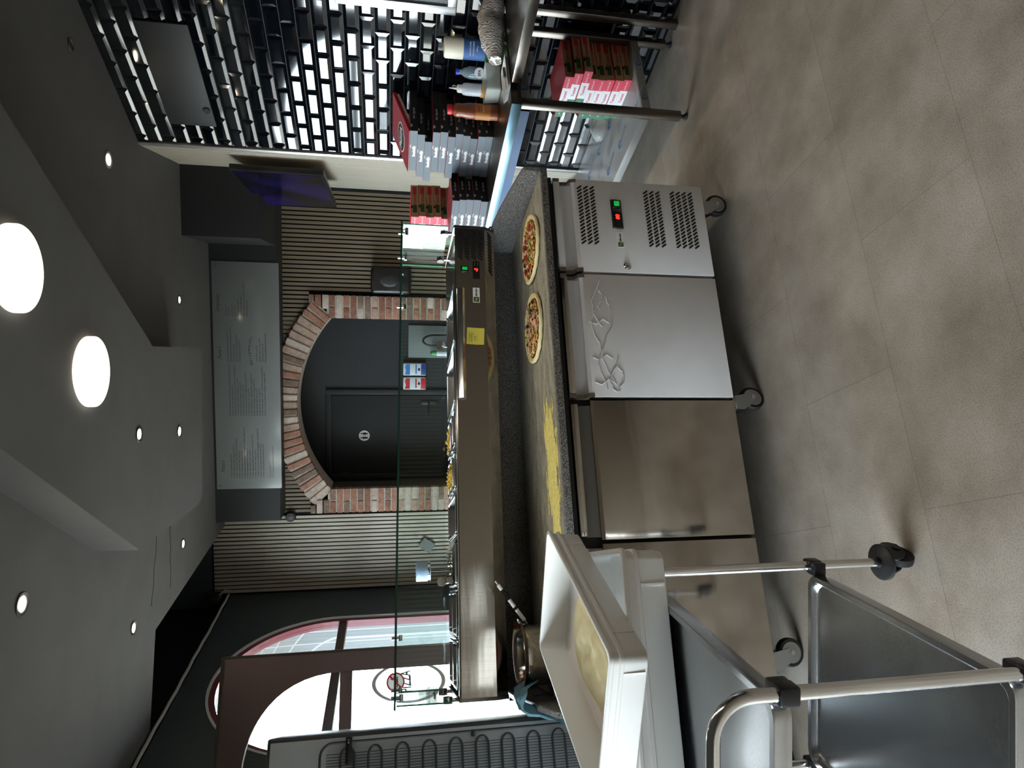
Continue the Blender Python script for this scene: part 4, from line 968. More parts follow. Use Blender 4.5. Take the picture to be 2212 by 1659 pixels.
# ------------------------------------------------------------------ fridge, seen from behind with its condenser coil
FX1, FX0, FYB = -2.088, -2.72, .25
t = FRG = thing('fridge', (FX1, FYB, 0), 'tall grey fridge seen from behind with black condenser coil', 'fridge')
mb = MB(); mb.box(FX0, FX1, FYB + .004, FYB + .60, .05, 1.905, 'fridge_dark', .008); mb.box(FX0 + .02, FX1 - .02, FYB + .05, FYB + .58, 0, .05, 'plastic_black'); build('cabinet', mb, t, True)
mb = MB(); mb.box(FX0 + .014, FX1 - .014, FYB - .002, FYB + .006, .12, 1.893, 'fridge_grey', .002); build('back_panel', mb, t, True)
mb = MB(); zc = 1.736; pts = []; xa, xb_ = FX1 - .05, FX0 + .06; yq = FYB - .022; k = 0
pts = [(FX1 - .028, yq, .35), (FX1 - .028, yq, 1.69)]
for i in range(1, 7):
    a = PI / 2 * i / 6; pts.append((FX1 - .028 - .04 * (1 - math.cos(a)), yq, 1.69 + .04 * math.sin(a)))
pts.append((FX0 + .05, yq, 1.73)); mb.tube(pts, .0040, 'coil_black', 8)
z = 1.663; pts = []; gap, pit = .044, .0905
while z > .45:
    pts += [(xb_ - .0, yq, z), (xa - gap / 2, yq, z)]
    for i in range(1, 10):
        a = PI * i / 10; pts.append((xa - gap / 2 + gap / 2 * math.sin(a) * 1.25, yq, z - gap / 2 + gap / 2 * math.cos(a)))
    pts += [(xa - gap / 2, yq, z - gap), (xb_, yq, z - gap)]
    rl = (pit - gap) / 2
    for i in range(1, 6):
        a = PI * i / 6; pts.append((xb_ - rl * math.sin(a), yq, z - gap - rl + rl * math.cos(a)))
    z -= pit
mb.tube(pts, .0042, 'coil_black', 8); build('condenser_coil', mb, t, True)
mb = MB(); x = FX1 - .062
while x > FX0 + .07: mb.tube([(x, yq + .006, .42), (x, yq + .006, 1.71)], .0012, 'coil_black', 5); x -= .0085
build('wire_grid', mb, t, True, kind='stuff')
mb = MB(); mb.box(FX1 - .095, FX1 - .012, yq - .008, FYB, 1.628, 1.648, 'plastic_black', .004); 
for dx in (.022, .03): mb.lathe([(.0005, 0), (.003, 0), (.003, .003), (.0005, .003)], 'chrome', (FX1 - dx, yq - .008, 1.638), 10, FF)
build('coil_bracket', mb, t, True)
mb = MB(); mb.box(FX1 - .045, FX1 - .026, yq - .008, FYB, 1.212, 1.224, 'plastic_black', .002); build('coil_clip', mb, t, True); FRG.rotation_euler = (0, 0, math.radians(8))

# ------------------------------------------------------------------ work table by the tiled wall
TA = math.radians(-5.5) * -1                                              # turned a little, along the tiled wall
TBM = Matrix.Translation((.610, .285, 0)) @ Matrix.Rotation(TA, 4, 'Z')      # x to the wall, y away from the camera
TW_, TLn, TZ = .62, 1.62, .935
def tbl(mb): mb.M = TBM; return mb
t = thing('work_table', TBM @ Vector((TW_ / 2, TLn / 2, 0)), 'long steel work table with undershelf against the black tiled wall', 'table')
mb = tbl(MB()); mb.box(0, TW_, 0, TLn, TZ - .004, TZ, 'steel_dark', .001); mb.box(0, TW_, -.001, .012, TZ - .052, TZ - .003, 'steel_dark', .002); mb.box(-.001, .012, 0, TLn, TZ - .052, TZ - .001, 'steel_film', .002); mb.box(.012, TW_, TLn - .02, TLn, TZ - .05, TZ - .004, 'steel_dark'); mb.box(.03, TW_ - .03, .03, TLn - .03, TZ - .02, TZ - .004, 'film_blue'); build('table_top', mb, t, True)
mb = tbl(MB()); mb.box(.03, .05, .07, TLn - .06, TZ - .105, TZ - .052, 'film_blue'); build('apron', mb, t, True, label='apron still under blue printed protective film')
mb = tbl(MB()); mb.box(.07, TW_ - .07, .03, .045, TZ - .105, TZ - .052, 'film_white'); ap = build('apron', mb, t, True, label='apron still under white printed protective film')
def novacel(mb, F, size):
    mb.mesh(text_mesh('NOVACEL', size), F @ Matrix.Translation((size * 2.6, -size * .2, .0006)), 'film_ink')
    n = 16; a0, a1 = .3, 5.2; o_, i_ = [], []
    for k in range(n + 1):
        a = a0 + (a1 - a0) * k / n; o_.append((size * .95 * math.cos(a), size * .95 * math.sin(a))); r = size * (.45 + .4 * abs(k / n - .5)); i_.append((r * math.cos(a) + size * .12, r * math.sin(a)))
    for k in range(n): mb.prism([o_[k], o_[k + 1], i_[k + 1], i_[k]], .0002, .0008, 'film_ink', F)
EX, EY = TBM.col[0].xyz, TBM.col[1].xyz
for x in (.15, .42): mb = MB(); novacel(mb, face_to(TBM @ Vector((x, .0296, TZ - .078)), EX, (0, 0, 1)), .026); build('film_print', mb, ap, True)
for y in (.30, .62, .95):
    mb = MB(); mb.mesh(text_mesh('NOVACEL', .03, italic=.1), face_to(TBM @ Vector((.0294, y, TZ - .078)), -EY, (0, 0, 1)), 'film_ink'); build('film_print', mb, t, True)
SHZ = .245
for x, y in ((.03, .02), (TW_ - .07, .02), (.03, TLn - .06), (TW_ - .07, TLn - .06)):
    mb = tbl(MB()); mb.box(x, x + .04, y, y + .04, .035, TZ - .05, 'steel_dark', .004); lg = build('leg', mb, t, True)
    mb = tbl(MB()); mb.lathe([(.001, 0), (.018, 0), (.02, .004), (.014, .012), (.010, .014), (.010, .04), (.001, .04)], 'plastic_dark', (x + .02, y + .02, 0)); build('foot', mb, lg, True)
mb = tbl(MB()); mb.box(.03, TW_ - .03, .062, TLn - .064, SHZ - .002, SHZ, 'film_white'); mb.box(.032, .07, .062, TLn - .064, SHZ - .045, SHZ - .001, 'film_white', .002); mb.box(.072, TW_ - .072, .021, .062, SHZ - .045, SHZ, 'film_white', .002); sh = build('undershelf', mb, t, True, label='undershelf still under white printed protective film')
mb = MB()
for y in (.10, .36, .58, .80, 1.1):
    for x in (.14, .38):
        mb = MB(); novacel(mb, face_to(TBM @ Vector((x, y + (.1 if x > .2 else 0), SHZ)), Vector((EX * .35 - EY).normalized()), Vector((EY * .35 + EX).normalized())), .026); build('film_print', mb, sh, True)
for y in (.30, .5, .7, .95):
    mb = MB()
    for k in range(3): mb.mesh(text_mesh('www.novacel', .022), face_to(TBM @ Vector((.24 + .022 * k, y, SHZ + .0006)), Vector((EX * .35 - EY).normalized()), Vector((EY * .35 + EX).normalized())), 'film_ink')
    build('film_print', mb, sh, True)
for x in (.14, .38): mb = MB(); novacel(mb, face_to(TBM @ Vector((x, .0206, SHZ - .022)), EX, (0, 0, 1)), .016); build('film_print', mb, sh, True)
# second table continuing to the right, only its leg and rail show at the picture's edge
t = thing('work_table', TBM @ Vector((TW_ + .10, -.42, 0)), 'steel work table end with pale leg at the photo edge by the tiled wall', 'table')
mb = tbl(MB()); mb.box(.10, TW_ + .03, -.86, -.035, TZ - .05, TZ, 'steel_dark', .003); build('table_top', mb, t, True)
for x, y in ((TW_ - .035, -.08), (.13, -.84), (TW_ - .035, -.84)):
    mb = tbl(MB()); mb.box(x, x + .04, y, y + .04, 0, TZ - .05, 'steel_dark', .004); build('leg', mb, t, True)

# ------------------------------------------------------------------ pizza boxes
def box_frame(x, y, z, rz): return Matrix.Translation((x, y, z)) @ Matrix.Rotation(rz, 4, 'Z')
def yummi(size, h):
    """flat pizza box: kraft front with red and green fields, tricolour left side"""
    mb = MB(); s = size
    mb.box(0, s, 0, s, 0, h - .0012, 'kraft'); mb.box(-.0005, s, -.0005, s, h - .0018, h, 'box_red')
    for y0, y1, m in ((.0, .27, 'box_pink'), (.27, .66, 'box_white'), (.66, 1.0, 'box_green')): mb.box(-.0012, 0, s * y0, s * y1, .0005, h - .002, m)
    o = build('pizza_box', mb, None, keep=True)
    mb = MB(); F = face_to((0, -.0005, 0), (1, 0, 0), (0, 0, 1))
    mb.mesh(text_mesh('Yummi!', h * .62, bold=.0006), F @ Matrix.Translation((s * .54, h * .48, .0004)), 'box_red')
    mb.box(s * .71, s * .95, -.0014, -.0002, h * .26, h * .78, 'box_red'); mb.box(s * .13, s * .37, -.0014, -.0002, h * .24, h * .74, 'box_darkgreen')
    mb.prism([(s * .30 + .012 * math.cos(PI + PI * i / 10), h - .001 + .012 * math.sin(PI + PI * i / 10)) for i in range(11)], 0, .0008, 'slot_black', FY(-.0004)); build('front_print', mb, o)
    mb = MB(); L = face_to((-.0012, 0, 0), (0, -1, 0), (0, 0, 1))
    mb.mesh(text_mesh('Yummi', h * .50, bold=.0005), L @ Matrix.Translation((-s * .46, h * .46, .0005)), 'box_pink'); mb.mesh(text_mesh('BUON APP', h * .26), L @ Matrix.Translation((-s * .14, h * .48, .0005)), 'box_white'); mb.mesh(text_mesh('BUON APP', h * .26), L @ Matrix.Translation((-s * .83, h * .48, .0005)), 'box_white'); build('side_print', mb, o)
    return o
def smake(size, h):
    mb = MB(); s = size
    mb.box(0, s, 0, s, 0, h - .0012, 'box_black'); mb.box(-.0008, s, -.0008, s, h - .0016, h, 'box_redtop')
    mb.box(-.0014, 0, .001, s, .0005, h - .0017, 'box_grey'); mb.box(-.002, -.001, s * .34, s * .42, h - .007, h - .003, 'card_inside')
    o = build('pizza_box', mb, None, keep=True)
    mb = MB(); mb.mesh(text_mesh('Bon App\u00e9tit', h * .40, italic=.35), face_to((0, -.0004, 0), (1, 0, 0), (0, 0, 1)) @ Matrix.Translation((s * .42, h * .5, .0004)), 'box_white')
    mb.prism([(s * .12 + .012 * math.cos(PI + PI * i / 10), h - .0016 + .012 * math.sin(PI + PI * i / 10)) for i in range(11)], 0, .0008, 'card_inside', FY(-.0008)); build('front_print', mb, o)
    mb = MB(); mb.mesh(text_mesh('Smakelijk', h * .52, bold=.0012), face_to((-.0014, 0, 0), (0, -1, 0), (0, 0, 1)) @ Matrix.Translation((-s * .50, h * .42, .0005)), 'box_white'); build('side_print', mb, o)
    return o
ORD = ['topmost', 'second from the top', 'third from the top', 'fourth from the top', 'fifth from the top', 'sixth from the top', 'seventh from the top', 'eighth from the top', 'ninth from the top', 'tenth from the top', 'lowest']
SB, YB_ = smake(.315, .0425), None
rr = random.Random(12); proto = SB; used = False
def put(proto, used, M, label, group):
    o = copy_tree(proto) if used else proto
    o.matrix_world = M; o.location = M.to_translation(); o.rotation_euler = M.to_euler(); tag(o, label, 'pizza box', group); return o
nS = 11
for k in range(nS):
    i = nS - 1 - k                                                       # position counted from the top
    dy = {0: .0, 1: .035, 2: .085}.get(i, 0) + rr.uniform(-.012, .012); 
    if i == 8: dy += .03
    M = box_frame(.842 + rr.uniform(-.008, .008) - dy * .12, .835 + dy, TZ + .001 + k * .0430, math.radians(9) + rr.uniform(-.05, .05))
    put(SB, k > 0, M, ('black and grey pizza box, %s in the tall stack' % (ORD[i] if i < 10 else 'lowest')), 'black and grey pizza boxes in the tall stack')
ztop = TZ + .003 + 11 * .0430
# the topmost lid stands ajar
Mt = box_frame(.842, .835, ztop, math.radians(9)) @ Matrix.Rotation(math.radians(-17), 4, 'Y')
t = thing('box_lid', Mt @ Vector((0, 0, 0)), 'dark red box lid with black oval emblem, half open on the tall stack', 'box lid', None, tuple(Mt.to_euler()))
mb = MB(); mb.box(0, .315, 0, .31, .001, .0035, 'box_redtop'); mb.box(0, .315, 0, .31, -.0005, .001, 'card_inside'); lp = build('lid_panel', mb, t)
mb = MB(); mb.box(.0, .315, -.0025, -.0005, -.016, .003, 'box_red'); 
for k in range(24): mb.box(.01 + k * .0126, .016 + k * .0126, -.0032, -.0024, -.012, -.002, 'box_redtop')
mb.box(.03, .30, .0005, .003, -.030, 0, 'card_inside'); build('front_flap', mb, t)
mb = MB(); E_ = [(.095 * math.cos(2 * PI * i / 32), .055 * math.sin(2 * PI * i / 32)) for i in range(32)]; E2 = [(x * 1.07, y * 1.10) for x, y in E_]
EM = Matrix.Translation((.14, .17, 0)) @ Matrix.Rotation(-PI / 2, 4, 'Z'); mb.prism(E2, .0036, .0042, 'box_white', EM); mb.prism(E_, .0040, .0048, 'box_black', EM)
mb.mesh(text_mesh('PIZZA', .055, bold=.001), EM @ Matrix.Translation((0, 0, .0052)), 'box_white'); build('emblem', mb, t)
for k in range(5):
    M = box_frame(.600 + rr.uniform(-.006, .006), 1.115 + rr.uniform(-.006, .004), TZ + .001 + k * .0430, math.radians(18) + rr.uniform(-.02, .02))
    put(SB, True, M, 'black and grey pizza box, %s in the short stack' % (ORD[4 - k] if k else 'lowest'), 'black and grey pizza boxes in the short stack')
YB9 = yummi(.275, .0495)
for k in range(9):
    i = 8 - k; M = box_frame(.735 + rr.uniform(-.008, .008), 1.535 + rr.uniform(-.006, .006), TZ + .001 + k * .0498, math.radians(10) + rr.uniform(-.03, .03))
    put(YB9, k > 0, M, 'tricolour pizza box on the table, %s in its stack' % (ORD[i] if k else 'lowest'), 'tricolour pizza boxes on the table')
YB8 = yummi(.275, .0455)
for k in range(8):
    i = 7 - k; dy = {2: -.045, 1: -.02, 5: .01}.get(i, 0)
    M = box_frame(.915 + rr.uniform(-.006, .006), .395 + dy + rr.uniform(-.006, .006), SHZ + .001 + k * .0458, math.radians(4) + rr.uniform(-.03, .03))
    put(YB8, k > 0, M, 'kraft fronted pizza box on the undershelf, %s' % (ORD[i] if k else 'lowest'), 'kraft fronted pizza boxes under the table')

# ------------------------------------------------------------------ bottles and packs on the work table
B0 = Vector((.86, .655, TZ))
t = thing('sauce_bottle', B0, 'brown sauce bottle with red cap and orange label in front of the stacked pizza boxes', 'bottle')
def sq(prof, m, mb, sy=.8):
    loops = [[Vector((r * math.copysign(abs(math.cos(2 * PI * i / 28)) ** .8, math.cos(2 * PI * i / 28)), r * sy * math.copysign(abs(math.sin(2 * PI * i / 28)) ** .8, math.sin(2 * PI * i / 28)), z)) for i in range(28)] for r, z in prof]
    mb.loft(loops, m)
mb = MB(); sq([(.001, 0), (.036, 0), (.041, .006), (.042, .05), (.040, .09), (.041, .13), (.042, .16), (.038, .185), (.035, .20), (.037, .222), (.034, .238), (.022, .250), (.016, .255)], 'bottle_brown', mb); build('bottle_body', mb, t)
mb = MB(); mb.lathe([(.001, .252), (.026, .252), (.027, .256), (.027, .274), (.025, .279), (.001, .279)], 'cap_red', seg=24); build('cap', mb, t)
mb = MB(); sq([(.0432, .045), (.0426, .09), (.0430, .128)], 'bottle_label', mb); lb = build('label', mb, t, smooth=60)
mb = MB(); LBF = face_to((-.012, -.0355, 0), (1, 0, 0), (0, 0, 1)); mb.mesh(text_mesh('Sauce', .018, bold=.0004), LBF @ Matrix.Translation((0, .112, .001)), 'label_red'); mb.mesh(text_mesh('ANDALOUSE', .008), LBF @ Matrix.Translation((0, .085, .001)), 'paper_white'); build('label_print', mb, lb)
t = thing('squeeze_bottle', (1.045, .700, TZ), 'translucent squeeze bottle with pointed nozzle and amber label', 'bottle')
mb = MB(); mb.lathe([(.001, 0), (.031, 0), (.034, .004), (.034, .165), (.031, .182), (.022, .192), (.018, .194), (.001, .194)], 'squeeze'); build('bottle_body', mb, t)
mb = MB(); mb.lathe([(.001, .19), (.022, .19), (.022, .212), (.018, .217), (.008, .219), (.006, .225), (.0025, .262), (.001, .262)], 'white', seg=20); mb.tube([(.012, 0, .215), (.02, 0, .235), (.014, 0, .243), (.009, 0, .236)], .002, 'white', 6); build('nozzle', mb, t)
mb = MB(); sq([(.0355, .03), (.0355, .085)], 'label_amber', mb, 1.0); build('label', mb, t, smooth=60)
t = thing('water_bottle', (1.105, .640, TZ), 'clear plastic water bottle with blue cap and round white label', 'bottle')
mb = MB(); mb.lathe([(.001, 0), (.03, 0), (.033, .005), (.033, .03), (.031, .034), (.033, .038), (.033, .15), (.026, .178), (.013, .198), (.013, .212), (.001, .212)], 'bottle_clear'); build('bottle_body', mb, t)
mb = MB(); mb.lathe([(.001, .208), (.0155, .208), (.0155, .228), (.001, .229)], 'cap_blue', seg=20); build('cap', mb, t)
mb = MB(); LW_ = face_to((-.022, -.027, .10), (.62, -.5, 0), (0, 0, 1)); mb.prism(circ(0, 0, .028, 24), 0, .001, 'paper_white', LW_); mb.mesh(text_mesh('SPA', .02, bold=.0006), LW_ @ Matrix.Translation((0, 0, .0014)), 'disp_navy'); build('label', mb, t)
t = thing('storage_jar', (1.145, .515, TZ), 'tall jar with cream lid and blue and green label by the tiled wall', 'jar')
mb = MB(); mb.lathe([(.001, 0), (.05, 0), (.052, .004), (.052, .20), (.001, .20)], 'label_green'); build('jar_body', mb, t)
mb = MB(); mb.lathe([(.0526, .085), (.0526, .20), (.001, .2)], 'label_blue'); lb = build('label', mb, t)
mb = MB(); LJ = face_to((-.034, -.041, 0), (.76, -.65, 0), (0, 0, 1))
for k, (s, z) in enumerate((('KNOFLOOK', .165), ('GRANULAAT', .148), ('500 g', .128))): mb.mesh(text_mesh(s, .012), LJ @ Matrix.Translation((0, z, .002)), 'paper_white')
mb.prism(circ(0, .06, .016, 20), .0005, .0016, 'note_yellow', LJ); build('label_print', mb, lb)
mb = MB(); mb.lathe([(.001, .20), (.053, .20), (.054, .204), (.054, .292), (.048, .302), (.001, .303)], 'lid_cream'); build('lid', mb, t)
t = thing('patterned_bag', (1.02, .315, TZ), 'crumpled bag with pale feather print lying on the work table', 'bag')
mb = MB(); loops = []
for i in range(23):
    u = i / 22; c = Vector((-.13 + .52 * u, .0 + .02 * u, .064 + .012 * math.sin(u * 5))); w = .072 * (math.sin(PI * min(max(u, .06), .97)) ** .5) * (1 - .3 * math.exp(-((u - .52) / .07) ** 2)); hh = .066 * (math.sin(PI * min(max(u, .05), .97)) ** .4)
    loops.append([c + Vector((.012 * noise.noise(Vector((i * .7, k * .9, 0))), w * math.cos(2 * PI * k / 22) * (1 + .2 * noise.noise(Vector((i * .5, k * .8, 2)))), max(-.061, hh * math.sin(2 * PI * k / 22) * (1 + .3 * noise.noise(Vector((i * .6, k * .7, 5))))))) for k in range(22)])
mb.loft(loops, 'bag_print'); build('bag_body', mb, t, smooth=70)
t = thing('herb_container', (.985, .575, TZ), 'clear plastic container with dried herbs before the bottles', 'container')
mb = MB(); mb.loft([rrect(0, 0, .16, .11, .015, 0), rrect(0, 0, .165, .115, .015, .002), rrect(0, 0, .18, .13, .015, .078), rrect(0, 0, .19, .14, .015, .08), rrect(0, 0, .19, .14, .015, .082), rrect(0, 0, .176, .126, .015, .08), rrect(0, 0, .16, .11, .015, .004)], 'clear_plastic'); build('tub', mb, t)
h_ = build('herbs', heap(.15, .10, .006, 'herb', .04, 3), t, kind='stuff')
t = thing('white_tray', (.80, .335, TZ + .002), 'flat white plastic lid hanging over the near table end, holding a knife', 'tray', None, (0, .0, .15))
mb = MB(); mb.loft([rrect(0, 0, .20, .10, .012, 0), rrect(0, 0, .22, .12, .012, .016), rrect(0, 0, .226, .126, .012, .018), rrect(0, 0, .216, .116, .012, .018), rrect(0, 0, .198, .098, .012, .003)], 'plastic_milky'); build('tray_body', mb, t)
t = thing('kitchen_knife', (.79, .33, TZ + .008), 'small kitchen knife with black handle lying in the white lid', 'knife', None, (0, 0, .25))
mb = MB(); mb.box(.02, .10, -.009, .009, 0, .014, 'plastic_black', .005); build('handle', mb, t)
mb = MB(); mb.prism([(.02, -.008), (.02, .009), (-.10, .007), (-.12, -.006)], .006, .0075, 'steel_bright'); build('blade', mb, t)
# lightweight bag hanging behind the kraft boxes on the shelf
t = thing('plastic_bag', TBM @ Vector((.40, .50, SHZ + .001)), 'clear plastic bag slumped behind the kraft boxes on the undershelf', 'bag')
mb = MB(); loops = []
for i in range(10):
    u = i / 9; loops.append([Vector(((.09 * math.sin(PI * min(max(u, .05), .95)) ** .5) * math.cos(2 * PI * k / 16) * (1 + .25 * noise.noise(Vector((i, k * .6, 1)))), .07 * math.sin(PI * min(max(u, .05), .95)) ** .5 * math.sin(2 * PI * k / 16), .10 * u + .004 * math.sin(k))) for k in range(16)])
mb.loft(loops, 'clear_plastic'); build('bag_body', mb, t, smooth=70)

# ------------------------------------------------------------------ on the tiled wall
def tw(mb): mb.M = TWM; return mb
t = thing('serving_hatch', TWM @ Vector((-1.35, .01, 1.18)), 'bright aluminium hatch frame with dark pane on the black tiled wall', 'hatch')
for a in ((-1.10, -1.055, 1.183, 1.80), (-1.75, -1.10, 1.183, 1.228), (-1.75, -1.10, 1.755, 1.80)):
    mb = tw(MB()); mb.box(a[0], a[1], .008, .030, a[2], a[3], 'alu', .003); build('frame_bar', mb, t, True)
mb = tw(MB()); mb.box(-1.75, -1.10, .008, .016, 1.228, 1.755, 'plastic_black'); build('pane', mb, t, True)
t = thing('access_panel', TWM @ Vector((-.52, .01, 2.55)), 'flat black access panel high on the black tiled wall', 'panel')
mb = tw(MB()); mb.box(-.845, -.175, .008, .020, 2.555, 2.822, 'paint_black', .006); build('cover', mb, t, True)
mb = MB(); mb.lathe([(.001, 0), (.021, 0), (.022, .004), (.019, .007), (.001, .007)], 'plastic_black', TWM @ Vector((-.298, .020, 2.585)), 20, face_to((0, 0, 0), -TWM.col[0].xyz, (0, 0, 1))); build('turn_lock', mb, t, True)

# ------------------------------------------------------------------ television on the slatted return wall
pn, pf = Vector((1.075, 1.64, 0)), Vector((1.455, 2.63, 0)); ex = (pn - pf).normalized(); cz = 2.262
TVM = Matrix(((ex.x, -ex.y, 0, (pn.x + pf.x) / 2), (ex.y, ex.x, 0, (pn.y + pf.y) / 2), (0, 0, 1, cz), (0, 0, 0, 1)))
Wt, Ht = (pn - pf).length, .60
t = thing('television', TVM @ Vector((0, .04, 0)), 'flat dark television with a bluish glowing picture on the slatted return wall', 'television')
mb = MB(); mb.M = TVM; mb.box(-Wt / 2, Wt / 2, 0, .045, -Ht / 2, Ht / 2, 'plastic_black', .005); build('casing', mb, t, True)
mb = MB(); mb.M = TVM; mb.box(-Wt / 2 + .012, Wt / 2 - .012, -.003, .0005, -Ht / 2 + .018, Ht / 2 - .012, 'tv_screen'); build('screen', mb, t, True)
mb = MB(); mb.M = TVM; mb.box(-.1, .1, .045, .075, -.12, .12, 'plastic_black'); mb.cyl((0, .06, 0), (-.02, .17, 0), .02, 'plastic_black'); build('wall_mount', mb, t, True)

# ------------------------------------------------------------------ menu board on the beam
def bw(mb): mb.M = BWM; return mb
BS0, BS1, BZ0, BZ1, BD = .730, 2.742, 2.478, 3.030, .3224
t = thing('menu_board', BWM @ Vector(((BS0 + BS1) / 2, BD, BZ0)), 'long grey menu board with small dark lettering on the dark beam over the arch', 'menu board')
mb = bw(MB()); mb.box(BS0, BS1, BD, BD + .008, BZ0, BZ1, 'menu_board', .001); build('board_panel', mb, t, True)
mb = bw(MB())
for s, z in ((BS0 + .03, BZ1 - .03), (BS1 - .03, BZ1 - .03)): mb.box(s - .008, s + .008, BD + .008, BD + .012, z - .008, z + .008, 'steel_dark', .002)
build('fixing', mb, t, True)
BR = -BWM.col[0].xyz
def brd(u, v): return face_to(BWM @ Vector((BS1 - u, BD + .0086, BZ1 - v)), BR, (0, 0, 1))     # u from the board's left edge, v down from its top
mb = MB()
def left_text(s, u, v, size, m='grey_ink', **k):
    me = text_mesh(s, size, **k); w = max((x.co.x for x in me.vertices), default=0) - min((x.co.x for x in me.vertices), default=0)
    mb.mesh(me, brd(u + w / 2, v), m)
P1 = ['1  Pizza margherita (basis) \u20ac10', '2  Pizza bolognese (basis, bolognese) \u20ac12,5', '3  Pizza funghi (basis, champignons, verse kaas) \u20ac13', '4  Pizza prosciutto (basis, ham) \u20ac12', '5  Pizza salami (basis, salami) \u20ac12,5', '6  Pizza quattro stagioni (ham, champignon, artisjok, olijven) \u20ac14', '7  Pizza hawai (basis, ham, ananas) \u20ac14', '8  Pizza tonno (basis, tonijn, ui) \u20ac14', '9  Pizza vegetariana (basis, groenten, verse paprika) \u20ac14', '10 Pizza calzone (basis, ham, ei) \u20ac14', '11 Pizza scampi (look, mozzarella, champignons, spinazie) \u20ac14,5', '12 Pizza marinara (basis, zeevruchten) \u20ac14,5', '13 Pizza shoarma (basis, kippengyros) \u20ac14,5']
P2 = ['14 Pizza speciale (basis, salami, ham, champignons, paprika) \u20ac14,5', '15 Pizza vier kazen (basis, kazen) \u20ac14', '16 Pizza primavera (basis, gorgonzola, tomaat, parmezaan) \u20ac14,5', '17 Pizza al capone (basis, champignons, ei) \u20ac14', '18 Pizza diavola (basis, pikante salami) \u20ac14', '19 Pizza gamba (basis, gamba, look) \u20ac14', '20 Pizza romana (basis, ham, kappertjes, ansjovis) \u20ac14', '21 Pizza kip (basis, kip, curry) \u20ac14', '22 Pizza bufala (basis, buffelmozzarella, basilicum) \u20ac15', '23 Pizza rustica (basis, brie, honing, spek) \u20ac15', '24 Pizza parma (basis, parma) \u20ac15', '25 Pizza burrata (basis, rucola) \u20ac15', '26 Pizza tartufo (basis, truffel, mozzarella, rucola, parma) \u20ac16', '27 Pizza chef (basis, gehakt, champignon, spinazie) \u20ac15']
P3 = ['Pasta met 4 kazen (verse kaas) \u20ac12,5', 'Pasta bolognaise (verse bolognaise) \u20ac12,5', 'Pasta carbonara \u20ac12', 'Pasta scampi (look of curry) \u20ac14', 'Pasta lasagne (vlees) \u20ac13']
P4 = ['Limoncello cake \u20ac4', 'Huisgemaakte tiramisu \u20ac4,5', 'Chocolademousse \u20ac4', 'Homemade Italian panna cotta \u20ac5']
P5 = ['Frisdrank \u20ac3', 'Water \u20ac2', 'Spuitwater \u20ac3', 'Jupiler \u20ac2,5', 'Bier Desperados \u20ac3', 'Verse ice tea (groen) \u20ac3', 'Wijn (rood, wit, ros\u00e9) fles \u20ac15 glas \u20ac4', 'Fles prosecco \u20ac18']
left_text("Pizza's", .155, .055, .042, italic=.3, bold=.0006)
for k, s in enumerate(P1): left_text(s, .10, .125 + k * .0227, .0175, bold=.0003)
left_text('Extra garnituur \u20ac2', .10, .455, .019); left_text('Extra zalm/parma/buffelmozzarella \u20ac3', .10, .480, .019)
for k, s in enumerate(P2): left_text(s, .665, .125 + k * .0227, .0175, bold=.0003)
left_text("Pasta's", 1.165, .050, .042, italic=.3, bold=.0006)
for k, s in enumerate(P3): left_text(s, 1.145, .118 + k * .0245, .0185, bold=.0003)
for k, (ch, a) in enumerate(zip('Huisgemaakt', range(11))):
    q = (k - 5) / 5; mb.mesh(text_mesh(ch, .036, bold=.0006), brd(1.245 + q * .115, .292 + .022 * q * q) @ Matrix.Rotation(-q * .32, 4, 'Z'), 'grey_ink')
for k, s in enumerate(P4): left_text(s, 1.145, .358 + k * .0245, .0185, bold=.0003)
left_text('Dranken', 1.58, .045, .042, italic=.3, bold=.0006)
for k, s in enumerate(P5): left_text(s, 1.545, .112 + k * .0245, .0185, bold=.0003)
build('menu_lettering', mb, t, True, smooth=0)

# ------------------------------------------------------------------ things on and near the back wall
t = thing('paper_dispenser', BWM @ Vector((.845, .05, 1.38)), 'black paper towel dispenser on the wooden slats right of the brick arch', 'dispenser')
mb = bw(MB()); mb.box(.722, .966, .018, .16, 1.33, 1.70, 'plastic_black', .035, 4); build('housing', mb, t, True)
mb = bw(MB()); mb.blob((.85, .158, 1.53), .055, .012, .09, 'plastic_dark', None, 2); build('front_window', mb, t, True)
t = thing('security_camera', BWM @ Vector((3.10, .04, 2.44)), 'small round black dome camera on the slats left of the arch', 'camera')
mb = MB(); NF = face_to((0, 0, 0), BR, (0, 0, 1)); mb.lathe([(.001, 0), (.046, 0), (.05, .01), (.047, .045), (.040, .055), (.001, .055)], 'plastic_dark', BWM @ Vector((3.105, .016, 2.447)), 24, NF); build('housing', mb, t, True)
mb = MB(); mb.lathe([(.022, 0), (.026, .002), (.022, .004), (.012, .003), (.001, .006)], 'wheel_grey', BWM @ Vector((3.105, .071, 2.447)), 20, NF); build('lens_ring', mb, t, True)
t = thing('diamond_plate', BWM @ Vector((3.44, .03, 1.06)), 'dark square plate hung as a diamond on the daylit slats', 'wall plate')
mb = MB(); D_ = face_to(BWM @ Vector((3.44, .04, 1.150)), BR, (0, 0, 1)) @ Matrix.Rotation(PI / 4 + .18, 4, 'Z'); mb.prism([(-.068, -.055), (.068, -.055), (.068, .055), (-.068, .055)], 0, .012, 'dark_plate', D_, .002); build('plate', mb, t, True)
mb = MB(); mb.M = D_; mb.box(-.004, .004, -.01, .01, -.04, 0, 'dark_plate'); build('stand_off', mb, t, True)
LP = BWM @ Vector((3.47, .62, 0))
t = thing('floor_lamp', LP, 'lamp with blue grey drum shade before the daylit slats', 'lamp')
mb = MB(); mb.lathe([(.001, 0), (.12, 0), (.12, .012), (.02, .02), (.001, .02)], 'plastic_black', LP); build('base', mb, t, True)
